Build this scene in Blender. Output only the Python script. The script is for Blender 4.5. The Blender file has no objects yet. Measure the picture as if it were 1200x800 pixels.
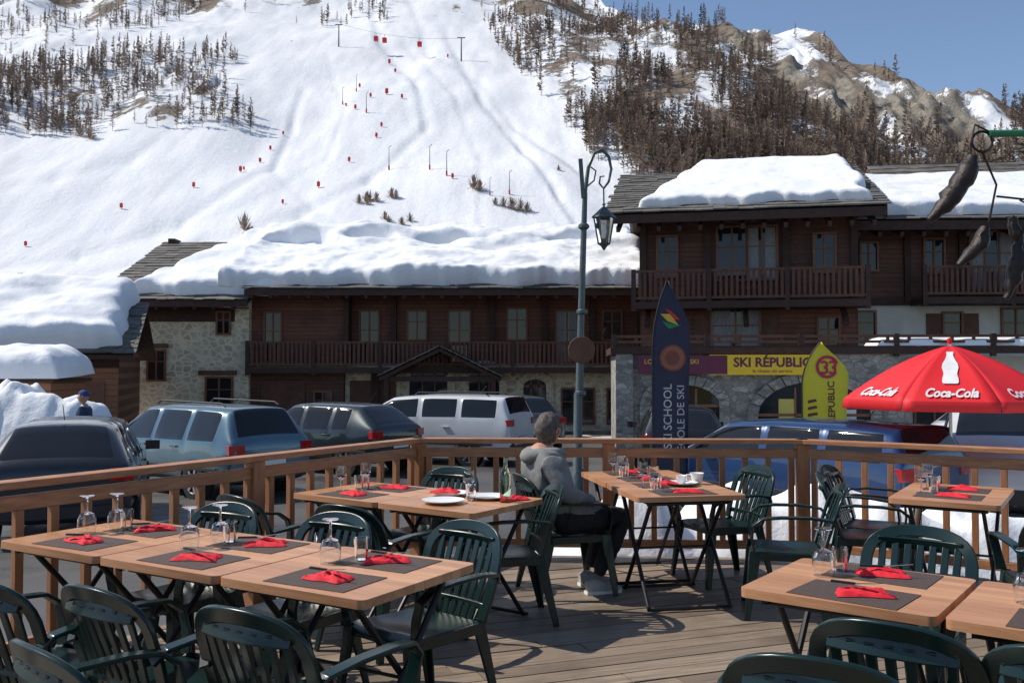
import bpy, math, random
import numpy as np
from mathutils import Vector, Matrix, noise
random.seed(7); rng=np.random.default_rng(7)
scene=bpy.context.scene
scene.view_settings.view_transform='Standard'
scene.view_settings.look='None'
scene.view_settings.exposure=0
R=math.radians
# ---------------------------------------------------------------- materials
def newmat(name):
    m=bpy.data.materials.new(name); m.use_nodes=True
    nt=m.node_tree; return m,nt,nt.nodes['Principled BSDF']
def coords(nt,scale=(1,1,1),rot=(0,0,0)):
    tc=nt.nodes.new('ShaderNodeTexCoord'); mp=nt.nodes.new('ShaderNodeMapping')
    mp.inputs['Scale'].default_value=scale; mp.inputs['Rotation'].default_value=rot
    nt.links.new(tc.outputs['Object'],mp.inputs['Vector']); return mp.outputs['Vector']
def noisen(nt,vec,scale,detail=6,rough=.6):
    n=nt.nodes.new('ShaderNodeTexNoise'); n.inputs['Scale'].default_value=scale
    n.inputs['Detail'].default_value=detail; n.inputs['Roughness'].default_value=rough
    nt.links.new(vec,n.inputs['Vector']); return n.outputs['Fac']
def ramp(nt,fac,stops):
    r=nt.nodes.new('ShaderNodeValToRGB'); cr=r.color_ramp
    cr.elements[0].position=stops[0][0]; cr.elements[0].color=(*stops[0][1],1)
    cr.elements[1].position=stops[-1][0]; cr.elements[1].color=(*stops[-1][1],1)
    for p,c in stops[1:-1]:
        e=cr.elements.new(p); e.color=(*c,1)
    nt.links.new(fac,r.inputs['Fac']); return r.outputs['Color']
def mixc(nt,fac,a,b,mode='MIX'):
    m=nt.nodes.new('ShaderNodeMix'); m.data_type='RGBA'; m.blend_type=mode
    if isinstance(fac,(int,float)): m.inputs[0].default_value=fac
    else: nt.links.new(fac,m.inputs[0])
    for i,x in ((6,a),(7,b)):
        if isinstance(x,tuple): m.inputs[i].default_value=(*x,1)
        else: nt.links.new(x,m.inputs[i])
    return m.outputs[2]
def mathn(nt,op,a,b):
    m=nt.nodes.new('ShaderNodeMath'); m.operation=op
    for i,x in ((0,a),(1,b)):
        if isinstance(x,(int,float)): m.inputs[i].default_value=x
        else: nt.links.new(x,m.inputs[i])
    return m.outputs[0]
def bump(nt,b,h,strength=.3,dist=.02):
    n=nt.nodes.new('ShaderNodeBump'); n.inputs['Strength'].default_value=strength
    n.inputs['Distance'].default_value=dist
    nt.links.new(h,n.inputs['Height']); nt.links.new(n.outputs['Normal'],b.inputs['Normal'])
def simple(name,c1,c2=None,scale=6,rough=.6,bs=.15,bd=.01,metal=0,stretch=(1,1,1),coat=0,spec=None):
    m,nt,b=newmat(name)
    if c2 is None: c2=tuple(x*.75 for x in c1)
    v=coords(nt,stretch); f=noisen(nt,v,scale)
    nt.links.new(ramp(nt,f,[(.3,c2),(.7,c1)]),b.inputs['Base Color'])
    b.inputs['Roughness'].default_value=rough; b.inputs['Metallic'].default_value=metal
    b.inputs['Coat Weight'].default_value=coat
    if spec is not None: b.inputs['Specular IOR Level'].default_value=spec
    if bs>0: bump(nt,b,noisen(nt,v,scale*3),bs,bd)
    return m
def planks(name,c1,c2,c3,bw,bh,rot=(0,0,0),rough=.6,mortar=.006,dark=.25,grain=(3,60,60),gs=1.,bstr=.4,spec=.5,stain=.5):
    """long boards: brick texture + grain"""
    m,nt,b=newmat(name)
    v=coords(nt,(1,1,1),rot)
    br=nt.nodes.new('ShaderNodeTexBrick'); nt.links.new(v,br.inputs['Vector'])
    br.inputs['Scale'].default_value=1; br.inputs['Brick Width'].default_value=bw
    br.inputs['Row Height'].default_value=bh; br.inputs['Mortar Size'].default_value=mortar
    br.inputs['Color1'].default_value=(*c1,1); br.inputs['Color2'].default_value=(*c2,1)
    br.inputs['Mortar'].default_value=(*[x*dark for x in c2],1)
    mp=nt.nodes.new('ShaderNodeMapping'); mp.inputs['Scale'].default_value=grain
    nt.links.new(v,mp.inputs['Vector'])
    g=noisen(nt,mp.outputs['Vector'],gs,5,.65)
    col=mixc(nt,ramp(nt,g,[(.35,(0,0,0)),(.7,(1,1,1))]),br.outputs['Color'],c3,'MIX')
    col=mixc(nt,.5,br.outputs['Color'],col)
    st=noisen(nt,v,.7,5,.6)
    col=mixc(nt,ramp(nt,st,[(.48,(0,0,0)),(.72,(stain,)*3)]),col,tuple(x*.4 for x in c2))
    nt.links.new(col,b.inputs['Base Color']); b.inputs['Roughness'].default_value=rough
    b.inputs['Specular IOR Level'].default_value=spec
    h=mathn(nt,'SUBTRACT',mathn(nt,'MULTIPLY',g,.3),br.outputs['Fac'])
    bump(nt,b,h,bstr,.01)
    return m
def stone(name,cs,mortar,scale=2.2,edge=.06,rough=.85,flat=(1,1,1.5)):
    m,nt,b=newmat(name); v=coords(nt,flat)
    n=nt.nodes.new('ShaderNodeTexNoise'); n.inputs['Scale'].default_value=2; n.inputs['Detail'].default_value=5; nt.links.new(v,n.inputs['Vector'])
    v2=mixc(nt,.25,v,n.outputs['Color'],'ADD')
    vo=nt.nodes.new('ShaderNodeTexVoronoi'); vo.inputs['Scale'].default_value=scale; nt.links.new(v2,vo.inputs['Vector'])
    ve=nt.nodes.new('ShaderNodeTexVoronoi'); ve.feature='DISTANCE_TO_EDGE'; ve.inputs['Scale'].default_value=scale; nt.links.new(v2,ve.inputs['Vector'])
    sep=nt.nodes.new('ShaderNodeSeparateColor'); nt.links.new(vo.outputs['Color'],sep.inputs[0])
    c=ramp(nt,sep.outputs[0],[(i/(len(cs)-1),x) for i,x in enumerate(cs)])
    c=mixc(nt,ramp(nt,noisen(nt,v,9),[(.4,(0,)*3),(.8,(1,)*3)]),c,tuple(x*.6 for x in cs[0]))
    e=ramp(nt,ve.outputs['Distance'],[(edge*.5,(1,1,1)),(edge*1.3,(0,0,0))])
    c=mixc(nt,e,c,mortar)
    c=mixc(nt,ramp(nt,noisen(nt,v,.8,6,.65),[(.45,(0,)*3),(.75,(.5,)*3)]),c,tuple(x*.5 for x in mortar))
    nt.links.new(c,b.inputs['Base Color'])
    b.inputs['Roughness'].default_value=rough
    bump(nt,b,ve.outputs['Distance'],.5,.05)
    return m
def glassm(name,c=(1,1,1),rough=0):
    m,nt,b=newmat(name); b.inputs['Base Color'].default_value=(*c,1)
    b.inputs['Transmission Weight'].default_value=1; b.inputs['Roughness'].default_value=rough; b.inputs['IOR'].default_value=1.45
    return m
M={}
M['tabletop']=planks('table_wood',(.58,.29,.14),(.35,.15,.065),(.64,.35,.19),.9,.062,rough=.36,mortar=.0012,dark=.5,grain=(6,70,70),bstr=.08,stain=.12)
M['rail']=simple('rail_wood',(.42,.18,.07),(.24,.095,.04),3,.55,.2,.005,stretch=(6,6,1))
M['railh']=simple('handrail_wood',(.48,.22,.10),(.26,.11,.05),3,.5,.2,.005,stretch=(2,2,12))
M['black']=simple('black_metal',(.018,.018,.02),(.01,.01,.01),20,.45,.05,.002,metal=.3)
M['green']=simple('green_plastic',(.004,.022,.019),(.003,.014,.012),14,.27,.06,.002)
M['mat']=simple('placemat_brown',(.085,.055,.045),(.055,.038,.033),60,.75,.3,.001)
M['red']=simple('red_paper',(.72,.012,.03),(.55,.008,.02),30,.8,.3,.002)
M['white']=simple('white_china',(.8,.8,.78),(.74,.74,.72),5,.15,0)
M['glass']=glassm('clear_glass',(.97,.98,.98))
M['gbottle']=glassm('green_bottle_glass',(.55,.8,.6))
M['steel']=simple('steel',(.6,.6,.6),(.5,.5,.5),20,.25,0,metal=1)
def snowmat(name,dirty=.0):
    m,nt,b=newmat(name); v=coords(nt)
    f=noisen(nt,v,.6,8,.6)
    c=ramp(nt,f,[(.3,(.76,.78,.82)),(.6,(.84,.85,.87))])
    if dirty>0:
        d=ramp(nt,noisen(nt,v,3.5,8,.7),[(.52,(0,0,0)),(.74,(dirty,)*3)])
        c=mixc(nt,d,c,(.25,.21,.17))
    nt.links.new(c,b.inputs['Base Color']); b.inputs['Roughness'].default_value=.7
    b.inputs['Specular IOR Level'].default_value=.3
    h=mathn(nt,'ADD',noisen(nt,v,1.4,6,.6),mathn(nt,'MULTIPLY',noisen(nt,v,22,4,.6),.08))
    bump(nt,b,h,.5,.12)
    return m
M['snow']=snowmat('snow'); M['dsnow']=snowmat('dirty_snow',.4)
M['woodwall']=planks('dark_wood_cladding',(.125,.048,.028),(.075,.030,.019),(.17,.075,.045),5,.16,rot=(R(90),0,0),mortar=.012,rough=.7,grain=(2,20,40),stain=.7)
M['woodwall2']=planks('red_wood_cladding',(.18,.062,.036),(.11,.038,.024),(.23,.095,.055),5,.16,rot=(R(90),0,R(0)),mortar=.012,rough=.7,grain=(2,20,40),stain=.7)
M['beam']=simple('dark_beam',(.065,.03,.02),(.035,.016,.011),4,.75,.3,.01)
M['beam2']=simple('brown_beam',(.15,.06,.035),(.08,.033,.02),4,.7,.3,.01)
M['hutwood']=planks('hut_wood',(.34,.14,.065),(.25,.095,.045),(.40,.18,.09),4,.18,rot=(R(90),0,0),mortar=.012,grain=(2,20,40))
M['cream']=stone('cream_rubble',[(.60,.52,.36),(.68,.60,.44),(.45,.39,.29),(.72,.65,.49)],(.74,.66,.48),3.1,.12)
M['grey']=stone('grey_stone',[(.26,.245,.22),(.42,.40,.36),(.17,.16,.15),(.52,.49,.44)],(.20,.185,.165),3.4,.05,flat=(1,1,1.8))
M['plaster']=simple('plaster',(.68,.64,.55),(.56,.52,.44),2,.9,.2,.01)
M['slate']=simple('stone_slates',(.18,.165,.145),(.06,.055,.05),1.3,.8,.5,.03)
M['win']=simple('window_glass',(.018,.022,.028),(.01,.012,.015),2,.06,0)
M['curtain']=simple('net_curtain',(.32,.32,.32),(.16,.16,.17),7,.8,0,stretch=(6,1,1))
M['frame']=simple('window_frame',(.24,.10,.05),(.15,.06,.03),5,.6,.1)
# ---------------------------------------------------------------- mesh builder
class MB:
    def __init__(s): s.v=[];s.f=[];s.m=[]
    def add(s,vs,fs,mi=0,T=None):
        o=len(s.v)
        if T is not None: vs=[T@Vector(v) for v in vs]
        s.v+= [tuple(v) for v in vs]
        s.f+= [tuple(i+o for i in f) for f in fs]; s.m+=[mi]*len(fs) if isinstance(mi,int) else mi
    def box(s,c,d,mi=0,rot=None,T=None):
        x,y,z=d[0]/2,d[1]/2,d[2]/2
        vs=[Vector((a*x,b*y,e*z)) for a in(-1,1) for b in(-1,1) for e in(-1,1)]
        if rot: 
            E=Matrix.Rotation(rot[2],3,'Z')@Matrix.Rotation(rot[1],3,'Y')@Matrix.Rotation(rot[0],3,'X'); vs=[E@v for v in vs]
        vs=[v+Vector(c) for v in vs]
        s.add(vs,[(0,1,3,2),(4,6,7,5),(0,4,5,1),(2,3,7,6),(0,2,6,4),(1,5,7,3)],mi,T)
    def bb(s,x0,x1,y0,y1,z0,z1,mi=0,T=None): s.box(((x0+x1)/2,(y0+y1)/2,(z0+z1)/2),(x1-x0,y1-y0,z1-z0),mi,None,T)
    def tube(s,pts,rad,n=8,mi=0,cap=True,T=None,flat=1.):
        pts=[Vector(p) for p in pts]; N=len(pts)
        if not isinstance(rad,(list,tuple)): rad=[rad]*N
        up=None;vs=[]
        for i in range(N):
            t=(pts[min(i+1,N-1)]-pts[max(i-1,0)]).normalized()
            if up is None: up=Vector((0,0,1)) if abs(t.z)<.9 else Vector((1,0,0))
            a=t.cross(up); a.normalize(); up=a.cross(t); up.normalize()
            for k in range(n):
                w=2*math.pi*(k+.5)/n; vs.append(pts[i]+(a*math.cos(w)+up*math.sin(w)*flat)*rad[i])
        fs=[(i*n+k,i*n+(k+1)%n,(i+1)*n+(k+1)%n,(i+1)*n+k) for i in range(N-1) for k in range(n)]
        if cap: fs+=[tuple(range(n-1,-1,-1)),tuple((N-1)*n+k for k in range(n))]
        s.add(vs,fs,mi,T)
    def ribbon(s,pts,side,w,t,mi=0,T=None):
        pts=[Vector(p) for p in pts];N=len(pts)
        if not isinstance(w,(list,tuple)): w=[w]*N
        vs=[]
        for i in range(N):
            tg=(pts[min(i+1,N-1)]-pts[max(i-1,0)]).normalized()
            sd=Vector(side[i] if isinstance(side,list) else side); sd=(sd-tg*sd.dot(tg)).normalized()
            nn=tg.cross(sd)
            for a,b in((-1,-1),(1,-1),(1,1),(-1,1)): vs.append(pts[i]+sd*a*w[i]/2+nn*b*t/2)
        fs=[(i*4+k,i*4+(k+1)%4,(i+1)*4+(k+1)%4,(i+1)*4+k) for i in range(N-1) for k in range(4)]
        fs+=[(3,2,1,0),tuple((N-1)*4+k for k in range(4))]
        s.add(vs,fs,mi,T)
    def lathe(s,prof,n=20,mi=0,c=(0,0,0),T=None,axis='Z'):
        vs=[];c=Vector(c)
        for r,z in prof:
            for k in range(n):
                w=2*math.pi*k/n
                p=Vector((r*math.cos(w),r*math.sin(w),z))
                if axis=='Y': p=Vector((p.x,p.z,p.y))
                vs.append(p+c)
        fs=[(i*n+k,i*n+(k+1)%n,(i+1)*n+(k+1)%n,(i+1)*n+k) for i in range(len(prof)-1) for k in range(n)]
        s.add(vs,fs,mi,T)
    def prism(s,poly,z0,z1,mi=0,T=None):
        n=len(poly)
        vs=[(p[0],p[1],z0) for p in poly]+[(p[0],p[1],z1) for p in poly]
        fs=[tuple(range(n-1,-1,-1)),tuple(range(n,2*n))]+[(i,(i+1)%n,(i+1)%n+n,i+n) for i in range(n)]
        s.add(vs,fs,mi,T)
    def vprism(s,poly,y0,y1,mi=0,T=None):   # polygon in xz
        n=len(poly)
        vs=[(p[0],y0,p[1]) for p in poly]+[(p[0],y1,p[1]) for p in poly]
        fs=[tuple(range(n)),tuple(range(2*n-1,n-1,-1))]+[((i+1)%n,i,i+n,(i+1)%n+n) for i in range(n)]
        s.add(vs,fs,mi,T)
    def mesh(s,name,mats,smooth=None):
        me=bpy.data.meshes.new(name); me.from_pydata(s.v,[],s.f)
        for m in mats: me.materials.append(m)
        me.polygons.foreach_set('material_index',s.m)
        if smooth is not None:
            me.polygons.foreach_set('use_smooth',[True]*len(s.f))
            if smooth<180: me.set_sharp_from_angle(angle=R(smooth))
        me.update(); return me
    def obj(s,name,mats,parent=None,loc=(0,0,0),rz=0,smooth=None,bevel=0,sub=0):
        ob=place(s.mesh(name,mats,smooth),name,loc,rz,parent)
        if bevel:
            b=ob.modifiers.new('bevel','BEVEL'); b.width=bevel; b.segments=2; b.limit_method='ANGLE'
        if sub:
            b=ob.modifiers.new('sub','SUBSURF'); b.levels=sub; b.render_levels=sub
        return ob
def place(me,name,loc=(0,0,0),rz=0,parent=None,scale=None):
    ob=bpy.data.objects.new(name,me); scene.collection.objects.link(ob)
    ob.location=loc; ob.rotation_euler=(0,0,rz)
    if scale: ob.scale=scale
    if parent: ob.parent=parent
    return ob
def empty(name,loc=(0,0,0),rz=0):
    return place(None,name,loc,rz)
def text2d(s,size,shear=0,align='CENTER',bold=0):
    cu=bpy.data.curves.new('t','FONT'); cu.body=s; cu.size=size; cu.shear=shear; cu.align_x=align; cu.offset=bold
    cu.resolution_u=3
    ob=bpy.data.objects.new('t',cu); scene.collection.objects.link(ob); bpy.context.view_layer.update()
    me=bpy.data.meshes.new_from_object(ob)
    vs=[tuple(v.co) for v in me.vertices]; fs=[tuple(p.vertices) for p in me.polygons]
    bpy.data.objects.remove(ob); bpy.data.meshes.remove(me); return vs,fs
def fbm(x,y,z=0,o=4): return noise.fractal(Vector((x,y,z)),1.0,2.0,o)
def interp(x,tab): return float(np.interp(x,[t[0] for t in tab],[t[1] for t in tab]))
def gz(y): return -0.42-.016*(min(max(y,4),45)-8)
# ---------------------------------------------------------------- world / light / camera
SUNDIR=Vector((-.86,.18,0)).normalized(); ELEV=R(48)
w=bpy.data.worlds.new('World'); scene.world=w; w.use_nodes=True
nt=w.node_tree; sky=nt.nodes.new('ShaderNodeTexSky'); sky.sky_type='NISHITA'; sky.sun_disc=False
sky.sun_elevation=ELEV; sky.sun_rotation=math.atan2(SUNDIR.x,SUNDIR.y); sky.altitude=1800
sky.air_density=1.0; sky.dust_density=.9
nt.links.new(sky.outputs[0],nt.nodes['Background'].inputs[0]); nt.nodes['Background'].inputs[1].default_value=.145
sd=bpy.data.lights.new('sun','SUN'); sd.energy=4.9; sd.angle=R(.5); sd.color=(1,.94,.84)
so=bpy.data.objects.new('sun',sd); scene.collection.objects.link(so)
so.rotation_euler=Vector((SUNDIR.x*math.cos(ELEV),SUNDIR.y*math.cos(ELEV),math.sin(ELEV))).to_track_quat('Z','Y').to_euler()
cd=bpy.data.cameras.new('camera'); cam=bpy.data.objects.new('camera',cd); scene.collection.objects.link(cam)
cd.sensor_width=36; cd.lens=36*1082/1200; cd.clip_end=9000; cd.clip_start=.05
cam.location=(0,0,1.6); cam.rotation_euler=(R(90+1.64),0,0); scene.camera=cam
# ---------------------------------------------------------------- ground
m,nt,b=newmat('wet_asphalt_and_snow'); v=coords(nt)
tc=nt.nodes.new('ShaderNodeSeparateXYZ'); nt.links.new(v,tc.inputs[0])
asp=ramp(nt,noisen(nt,v,.5,8,.65),[(.3,(.05,.05,.05)),(.7,(.10,.095,.09))])
f=mathn(nt,'ADD',mathn(nt,'MULTIPLY',noisen(nt,v,.18,6,.6),1.0),mathn(nt,'MULTIPLY',tc.outputs[1],.0125))
msk=ramp(nt,f,[(.98,(0,0,0)),(1.02,(1,1,1))])
nt.links.new(mixc(nt,msk,asp,(.8,.83,.87)),b.inputs['Base Color'])
nt.links.new(ramp(nt,noisen(nt,v,.4,4),[(.4,(.25,)*3),(.6,(.8,)*3)]),b.inputs['Roughness'])
bump(nt,b,noisen(nt,v,30,4),.3,.01)
mb=MB()
xs=[-4000,-800,-200,-60,-30,0,30,60,200,800,4000]; ys=[-4000,-400,-40,4,8,16,24,32,45,60,120,400,4000]
vs=[(x,y,gz(y)) for y in ys for x in xs]; nx=len(xs)
fs=[(j*nx+i,j*nx+i+1,(j+1)*nx+i+1,(j+1)*nx+i) for j in range(len(ys)-1) for i in range(nx-1)]
mb.add(vs,fs); mb.obj('ground',[m])
# ---------------------------------------------------------------- mountain
RT=[(-1.2,.5),(-.6,.48),(-.2,.5),(0,.475),(.09,.43),(.13,.395),(.18,.378),(.23,.372),(.277,.370),(.323,.365),(.37,.338),(.416,.322),(.46,.298),(.51,.300),(.555,.285),(.65,.27),(.8,.24),(1.2,.2)]
FB=[(.02,.6),(.1,.32),(.19,.166),(.232,.092),(.297,.037),(.398,-.045),(.5,-.11)]   # edge of wood by rise
def sstep(a,b,x):
    t=min(max((x-a)/(b-a),0),1); return t*t*(3-2*t)
def rough(a,e):
    r=sstep(-.02,.05,a-interp(e,FB))
    l=sstep(-.27,-.34,a)*sstep(.25,.29,e)*.6+sstep(-.12,-.25,a)*sstep(.375,.41,e)*.7
    return max(r,l)
# terraces cut by the pistes: polylines in (bearing, rise)
def pl(*p): return [((x-600)/1082,(431-y)/1082) for x,y in p]
PL=[(pl((350,95),(338,130),(318,175),(210,232),(90,272),(-60,300)),2.2,.007),
    (pl((420,-40),(440,40),(485,95),(495,140),(430,195),(350,232),(230,262),(60,310)),2.4,.008),
    (pl((520,40),(560,110),(610,170),(650,230),(700,300)),2.2,.008),
    (pl((470,-20),(500,60),(560,90),(600,140),(690,215)),1.3,.006),
    (pl((300,170),(360,225),(400,260),(420,300)),1.0,.007),(pl((200,140),(150,170),(60,190),(-40,205)),1.4,.008),(pl((380,60),(400,120),(380,170),(300,215),(180,250)),.9,.005),(pl((450,20),(530,110),(560,180),(560,260)),.9,.006)]
def bench(a,e):
    z=0
    for P,dep,wd in PL:
        for (x0,y0),(x1,y1) in zip(P,P[1:]):
            dx,dy=x1-x0,y1-y0; L2=dx*dx+dy*dy; t=((a-x0)*dx+(e-y0)*dy)/L2
            if -.15<t<1.15:
                tt=min(max(t,0),1); ex,ey=a-x0-dx*tt,e-y0-dy*tt; d=math.hypot(ex,ey)
                if d<wd*3:
                    sg=(ex*dy-ey*dx)/math.sqrt(L2)/wd
                    z=z+dep*math.exp(-(d/wd)**2)*(.55*math.tanh(sg*2)-.35) *.6
    return z
def cliffv(a,e):
    c=math.exp(-((a-.44)/.06)**2-((e-.285)/.032)**2)
    for pa,pe,wa,we in((.50,.275,.03,.02),(.25,.355,.03,.018),(.31,.33,.025,.02),(.16,.36,.03,.02),(.36,.30,.02,.03),(-.37,.327,.014,.008),(-.335,.307,.02,.008),(-.47,.30,.02,.008)):
        c=max(c,.85*math.exp(-((a-pa)/wa)**2-((e-pe)/we)**2))
    return c
def mount(a,y):
    rr=interp(a,RT); yr=200/(1-rr/.6)
    q=(min(y,yr)-200)/25
    z=15*(math.log1p(math.exp(q)) if q<30 else q)-1.6
    if y>yr: z-=.5*(y-yr)
    e=max(z,0)/y; x=a*y
    k=sstep(190,300,y)
    z+=k*9*fbm(x/170,y/200,3.1,3)
    rg=rough(a,e)
    z+=k*(rg*8*(fbm((x+.25*y)/38,y/75,7.7,5)) + (1-rg)*3.0*fbm(x/60,y/80,1.3,3)+ (1-rg)*.6*fbm(x/16,y/34,5.3,3))
    cl=cliffv(a,e)
    if cl>.02: z+=k*cl*(12*abs(noise.noise(Vector((x/16,y/30,2))))+8*fbm(x/8,y/14,2,3))
    if rg<.9: z+=(1-rg)*k*bench(a,e)
    return z
def rockv(a,y,z):
    e=z/y; x=a*y
    r=rough(a,e)
    n=fbm(x/26,y/45,9.2,5)
    v=r*(.46+.62*n+.10*sstep(.1,.2,a))
    if a<interp(e,FB): v=r*(.34+.6*n)
    if a>-.10 and a<.12: v=v*.9+0.02
    for pa,pe,w_ in((-.22,.42,.04),(-.30,.415,.03),(-.06,.40,.02),(-.20,.385,.012),(-.155,.352,.008),(-.24,.36,.008)):
        d=math.hypot(a-pa,(e-pe)*2.2)/w_
        if d<2: v=max(v,.5*math.exp(-d*d)+.6*n)
    cl=cliffv(a,e)
    return max(v,cl*(.75+.8*n))*sstep(190,240,y), cl
NA,NS=640,330
A=np.linspace(-1.1,1.15,NA); vs=[];rk=[];cl_=[]
for j in range(NS+14):
    for a in A:
        yr=200/(1-interp(a,RT)/.6)
        s_=j/NS
        y=110+(yr-110)*s_**1.15 if j<=NS else yr+(j-NS)*14
        z=mount(a,y); vs.append((a*y,y,z))
        q,c=rockv(a,y,z); rk.append(q); cl_.append(c)
me=bpy.data.meshes.new('mountain')
NR=NS+14
fs=[(j*NA+i,j*NA+i+1,(j+1)*NA+i+1,(j+1)*NA+i) for j in range(NR-1) for i in range(NA-1)]
me.from_pydata(vs,[],fs)
for nm,arr in(('rock',rk),('cliff',cl_)):
    at=me.attributes.new(nm,'FLOAT','POINT'); at.data.foreach_set('value',arr)
me.polygons.foreach_set('use_smooth',[True]*len(fs))
m,nt,b=newmat('snowy_mountainside'); v=coords(nt)
at=nt.nodes.new('ShaderNodeAttribute'); at.attribute_name='rock'
at2=nt.nodes.new('ShaderNodeAttribute'); at2.attribute_name='cliff'
n1=noisen(nt,v,.22,10,.72); n2=noisen(nt,v,.05,6,.6)
f=mathn(nt,'ADD',at.outputs['Fac'],mathn(nt,'MULTIPLY',mathn(nt,'SUBTRACT',n1,.5),1.1))
f=ramp(nt,f,[(.42,(0,0,0)),(.52,(1,1,1))])
mp=nt.nodes.new('ShaderNodeMapping'); mp.inputs['Scale'].default_value=(.09,.012,.02); nt.links.new(v,mp.inputs['Vector'])
trk=noisen(nt,mp.outputs['Vector'],1.6,8,.65)
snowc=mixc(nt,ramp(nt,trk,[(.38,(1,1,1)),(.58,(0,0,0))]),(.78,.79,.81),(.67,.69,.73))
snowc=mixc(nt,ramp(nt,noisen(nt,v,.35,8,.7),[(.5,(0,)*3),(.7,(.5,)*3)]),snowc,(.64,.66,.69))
rc=ramp(nt,n1,[(.3,(.10,.08,.065)),(.55,(.20,.16,.125)),(.75,(.30,.26,.21))])
rc=mixc(nt,ramp(nt,at2.outputs['Fac'],[(.3,(0,0,0)),(.7,(1,1,1))]),rc,ramp(nt,n1,[(.35,(.09,.08,.07)),(.52,(.25,.225,.185)),(.75,(.38,.35,.29))]))
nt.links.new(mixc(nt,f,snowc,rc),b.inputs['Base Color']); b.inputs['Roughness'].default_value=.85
b.inputs['Specular IOR Level'].default_value=.15
hh=mathn(nt,'ADD',mathn(nt,'MULTIPLY',mathn(nt,'MULTIPLY',n1,f),1.0),mathn(nt,'MULTIPLY',noisen(nt,v,.5,8,.65),.30))
bump(nt,b,hh,.7,1.6)
me.materials.append(m); place(me,'mountain')
def rise_y(e): return 200/(1-e/.6)
# ---- larch forest (one mesh)
def larch(seed,nb=58,wid=.19):
    r=random.Random(seed); V=[];F=[]
    V+=[(math.cos(t)*.012,math.sin(t)*.012,-.04) for t in(0,2.1,4.2)]+[(0,0,1)]
    F+=[(0,1,3),(1,2,3),(2,0,3)]
    for i in range(nb):
        h=.16+.83*(i/nb); h+=r.uniform(-.02,.02)
        L=wid*(1-h)**.62*r.uniform(.5,1.15)*min(1,(h-.05)/.2)+.012; t=r.uniform(0,6.28)
        dx,dy=math.cos(t),math.sin(t); o=len(V); th=r.uniform(.004,.010)
        tilt=r.uniform(.0,.09)
        V+=[(0,0,h-th),(0,0,h+th),(dx*L-dy*.010,dy*L+dx*.010,h+tilt),(dx*L*.7+dy*.03,dy*L*.7-dx*.03,h+tilt*.5-.012)]
        F+=[(o,o+3,o+2),(o,o+2,o+1)]
    return np.array(V),np.array(F)
def scatter(name,items,mats,variants,):
    Vs=[];Fs=[];mi=[];o=0
    for (x,y,z,h,wd,k,mm) in items:
        V,F=variants[k]; t=random.uniform(0,6.28); c,s=math.cos(t),math.sin(t)
        P=np.empty_like(V); P[:,0]=(V[:,0]*c-V[:,1]*s)*h*wd+x; P[:,1]=(V[:,0]*s+V[:,1]*c)*h*wd+y; P[:,2]=V[:,2]*h+z
        Vs.append(P);Fs.append(F+o);mi+=[mm]*len(F);o+=len(V)
    Vs=np.concatenate(Vs);Fs=np.concatenate(Fs)
    me=bpy.data.meshes.new(name); me.vertices.add(len(Vs)); me.vertices.foreach_set('co',Vs.ravel())
    me.loops.add(len(Fs)*3); me.polygons.add(len(Fs))
    me.loops.foreach_set('vertex_index',Fs.ravel()); me.polygons.foreach_set('loop_start',np.arange(0,len(Fs)*3,3))
    me.update(calc_edges=True)
    for q in mats: me.materials.append(q)
    me.polygons.foreach_set('material_index',mi); me.update()
    return place(me,name)
LM=[simple('larch_a',(.31,.225,.17),(.22,.16,.125),.05,.9,0,spec=.1),simple('larch_b',(.22,.165,.13),(.16,.12,.10),.05,.9,0,spec=.1),simple('larch_c',(.07,.075,.045),(.05,.055,.035),.05,.9,0,spec=.1)]
var=[larch(i) for i in range(6)]
items=[]
tries=0
while len(items)<7600 and tries<80000:
    tries+=1
    a=random.uniform(-.75,.9); e=random.uniform(.06,.5); rr=interp(a,RT)
    if e>rr: continue
    y=rise_y(e)
    x=a*y; n=fbm(x/40,y/60,4.4,4); fe=interp(e,FB)
    if a>fe-.005:
        dn=.30+1.1*n if a<.12 else .60+1.0*n
        dn-=.9*cliffv(a,e)
    elif a<-.28 and .27<e<.35: dn=.62*sstep(-.27,-.33,a)*sstep(.35,.335,e)+.9*n
    elif a<-.33 and e>.37: dn=.45+.9*n
    elif -.3<a<-.13 and e>.38: dn=.2+.8*n
    elif a<-.45 and .35<=e<=.37: dn=.12
    else: continue
    if random.random()<dn*.9:
        z=mount(a,y); h=random.uniform(6,13.5)*(.85 if a<0 else 1)
        items.append((x,y,z,h,random.uniform(.8,1.25),random.randrange(6),random.choices([0,1,2],[5,4,.35])[0]))
scatter('distant_larch_forest',items,LM,var)
def bush(seed,nb=110):
    r=random.Random(seed); V=[];F=[]
    for i in range(nb):
        t=r.uniform(0,6.28); el=r.uniform(.1,1.5); L=r.uniform(.4,1); o=len(V)
        d=Vector((math.cos(t)*math.cos(el)*.6,math.sin(t)*math.cos(el)*.6,math.sin(el)))*L; s=d*.25*r.random()
        V+=[tuple(s),tuple(d+Vector((-math.sin(t)*.02,math.cos(t)*.02,0))),tuple(d*.8+Vector((math.sin(t)*.03,-math.cos(t)*.03,.02)))]; F+=[(o,o+1,o+2)]
    return np.array(V),np.array(F)
bv=[bush(50+i) for i in range(3)]
bi=[]
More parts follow.
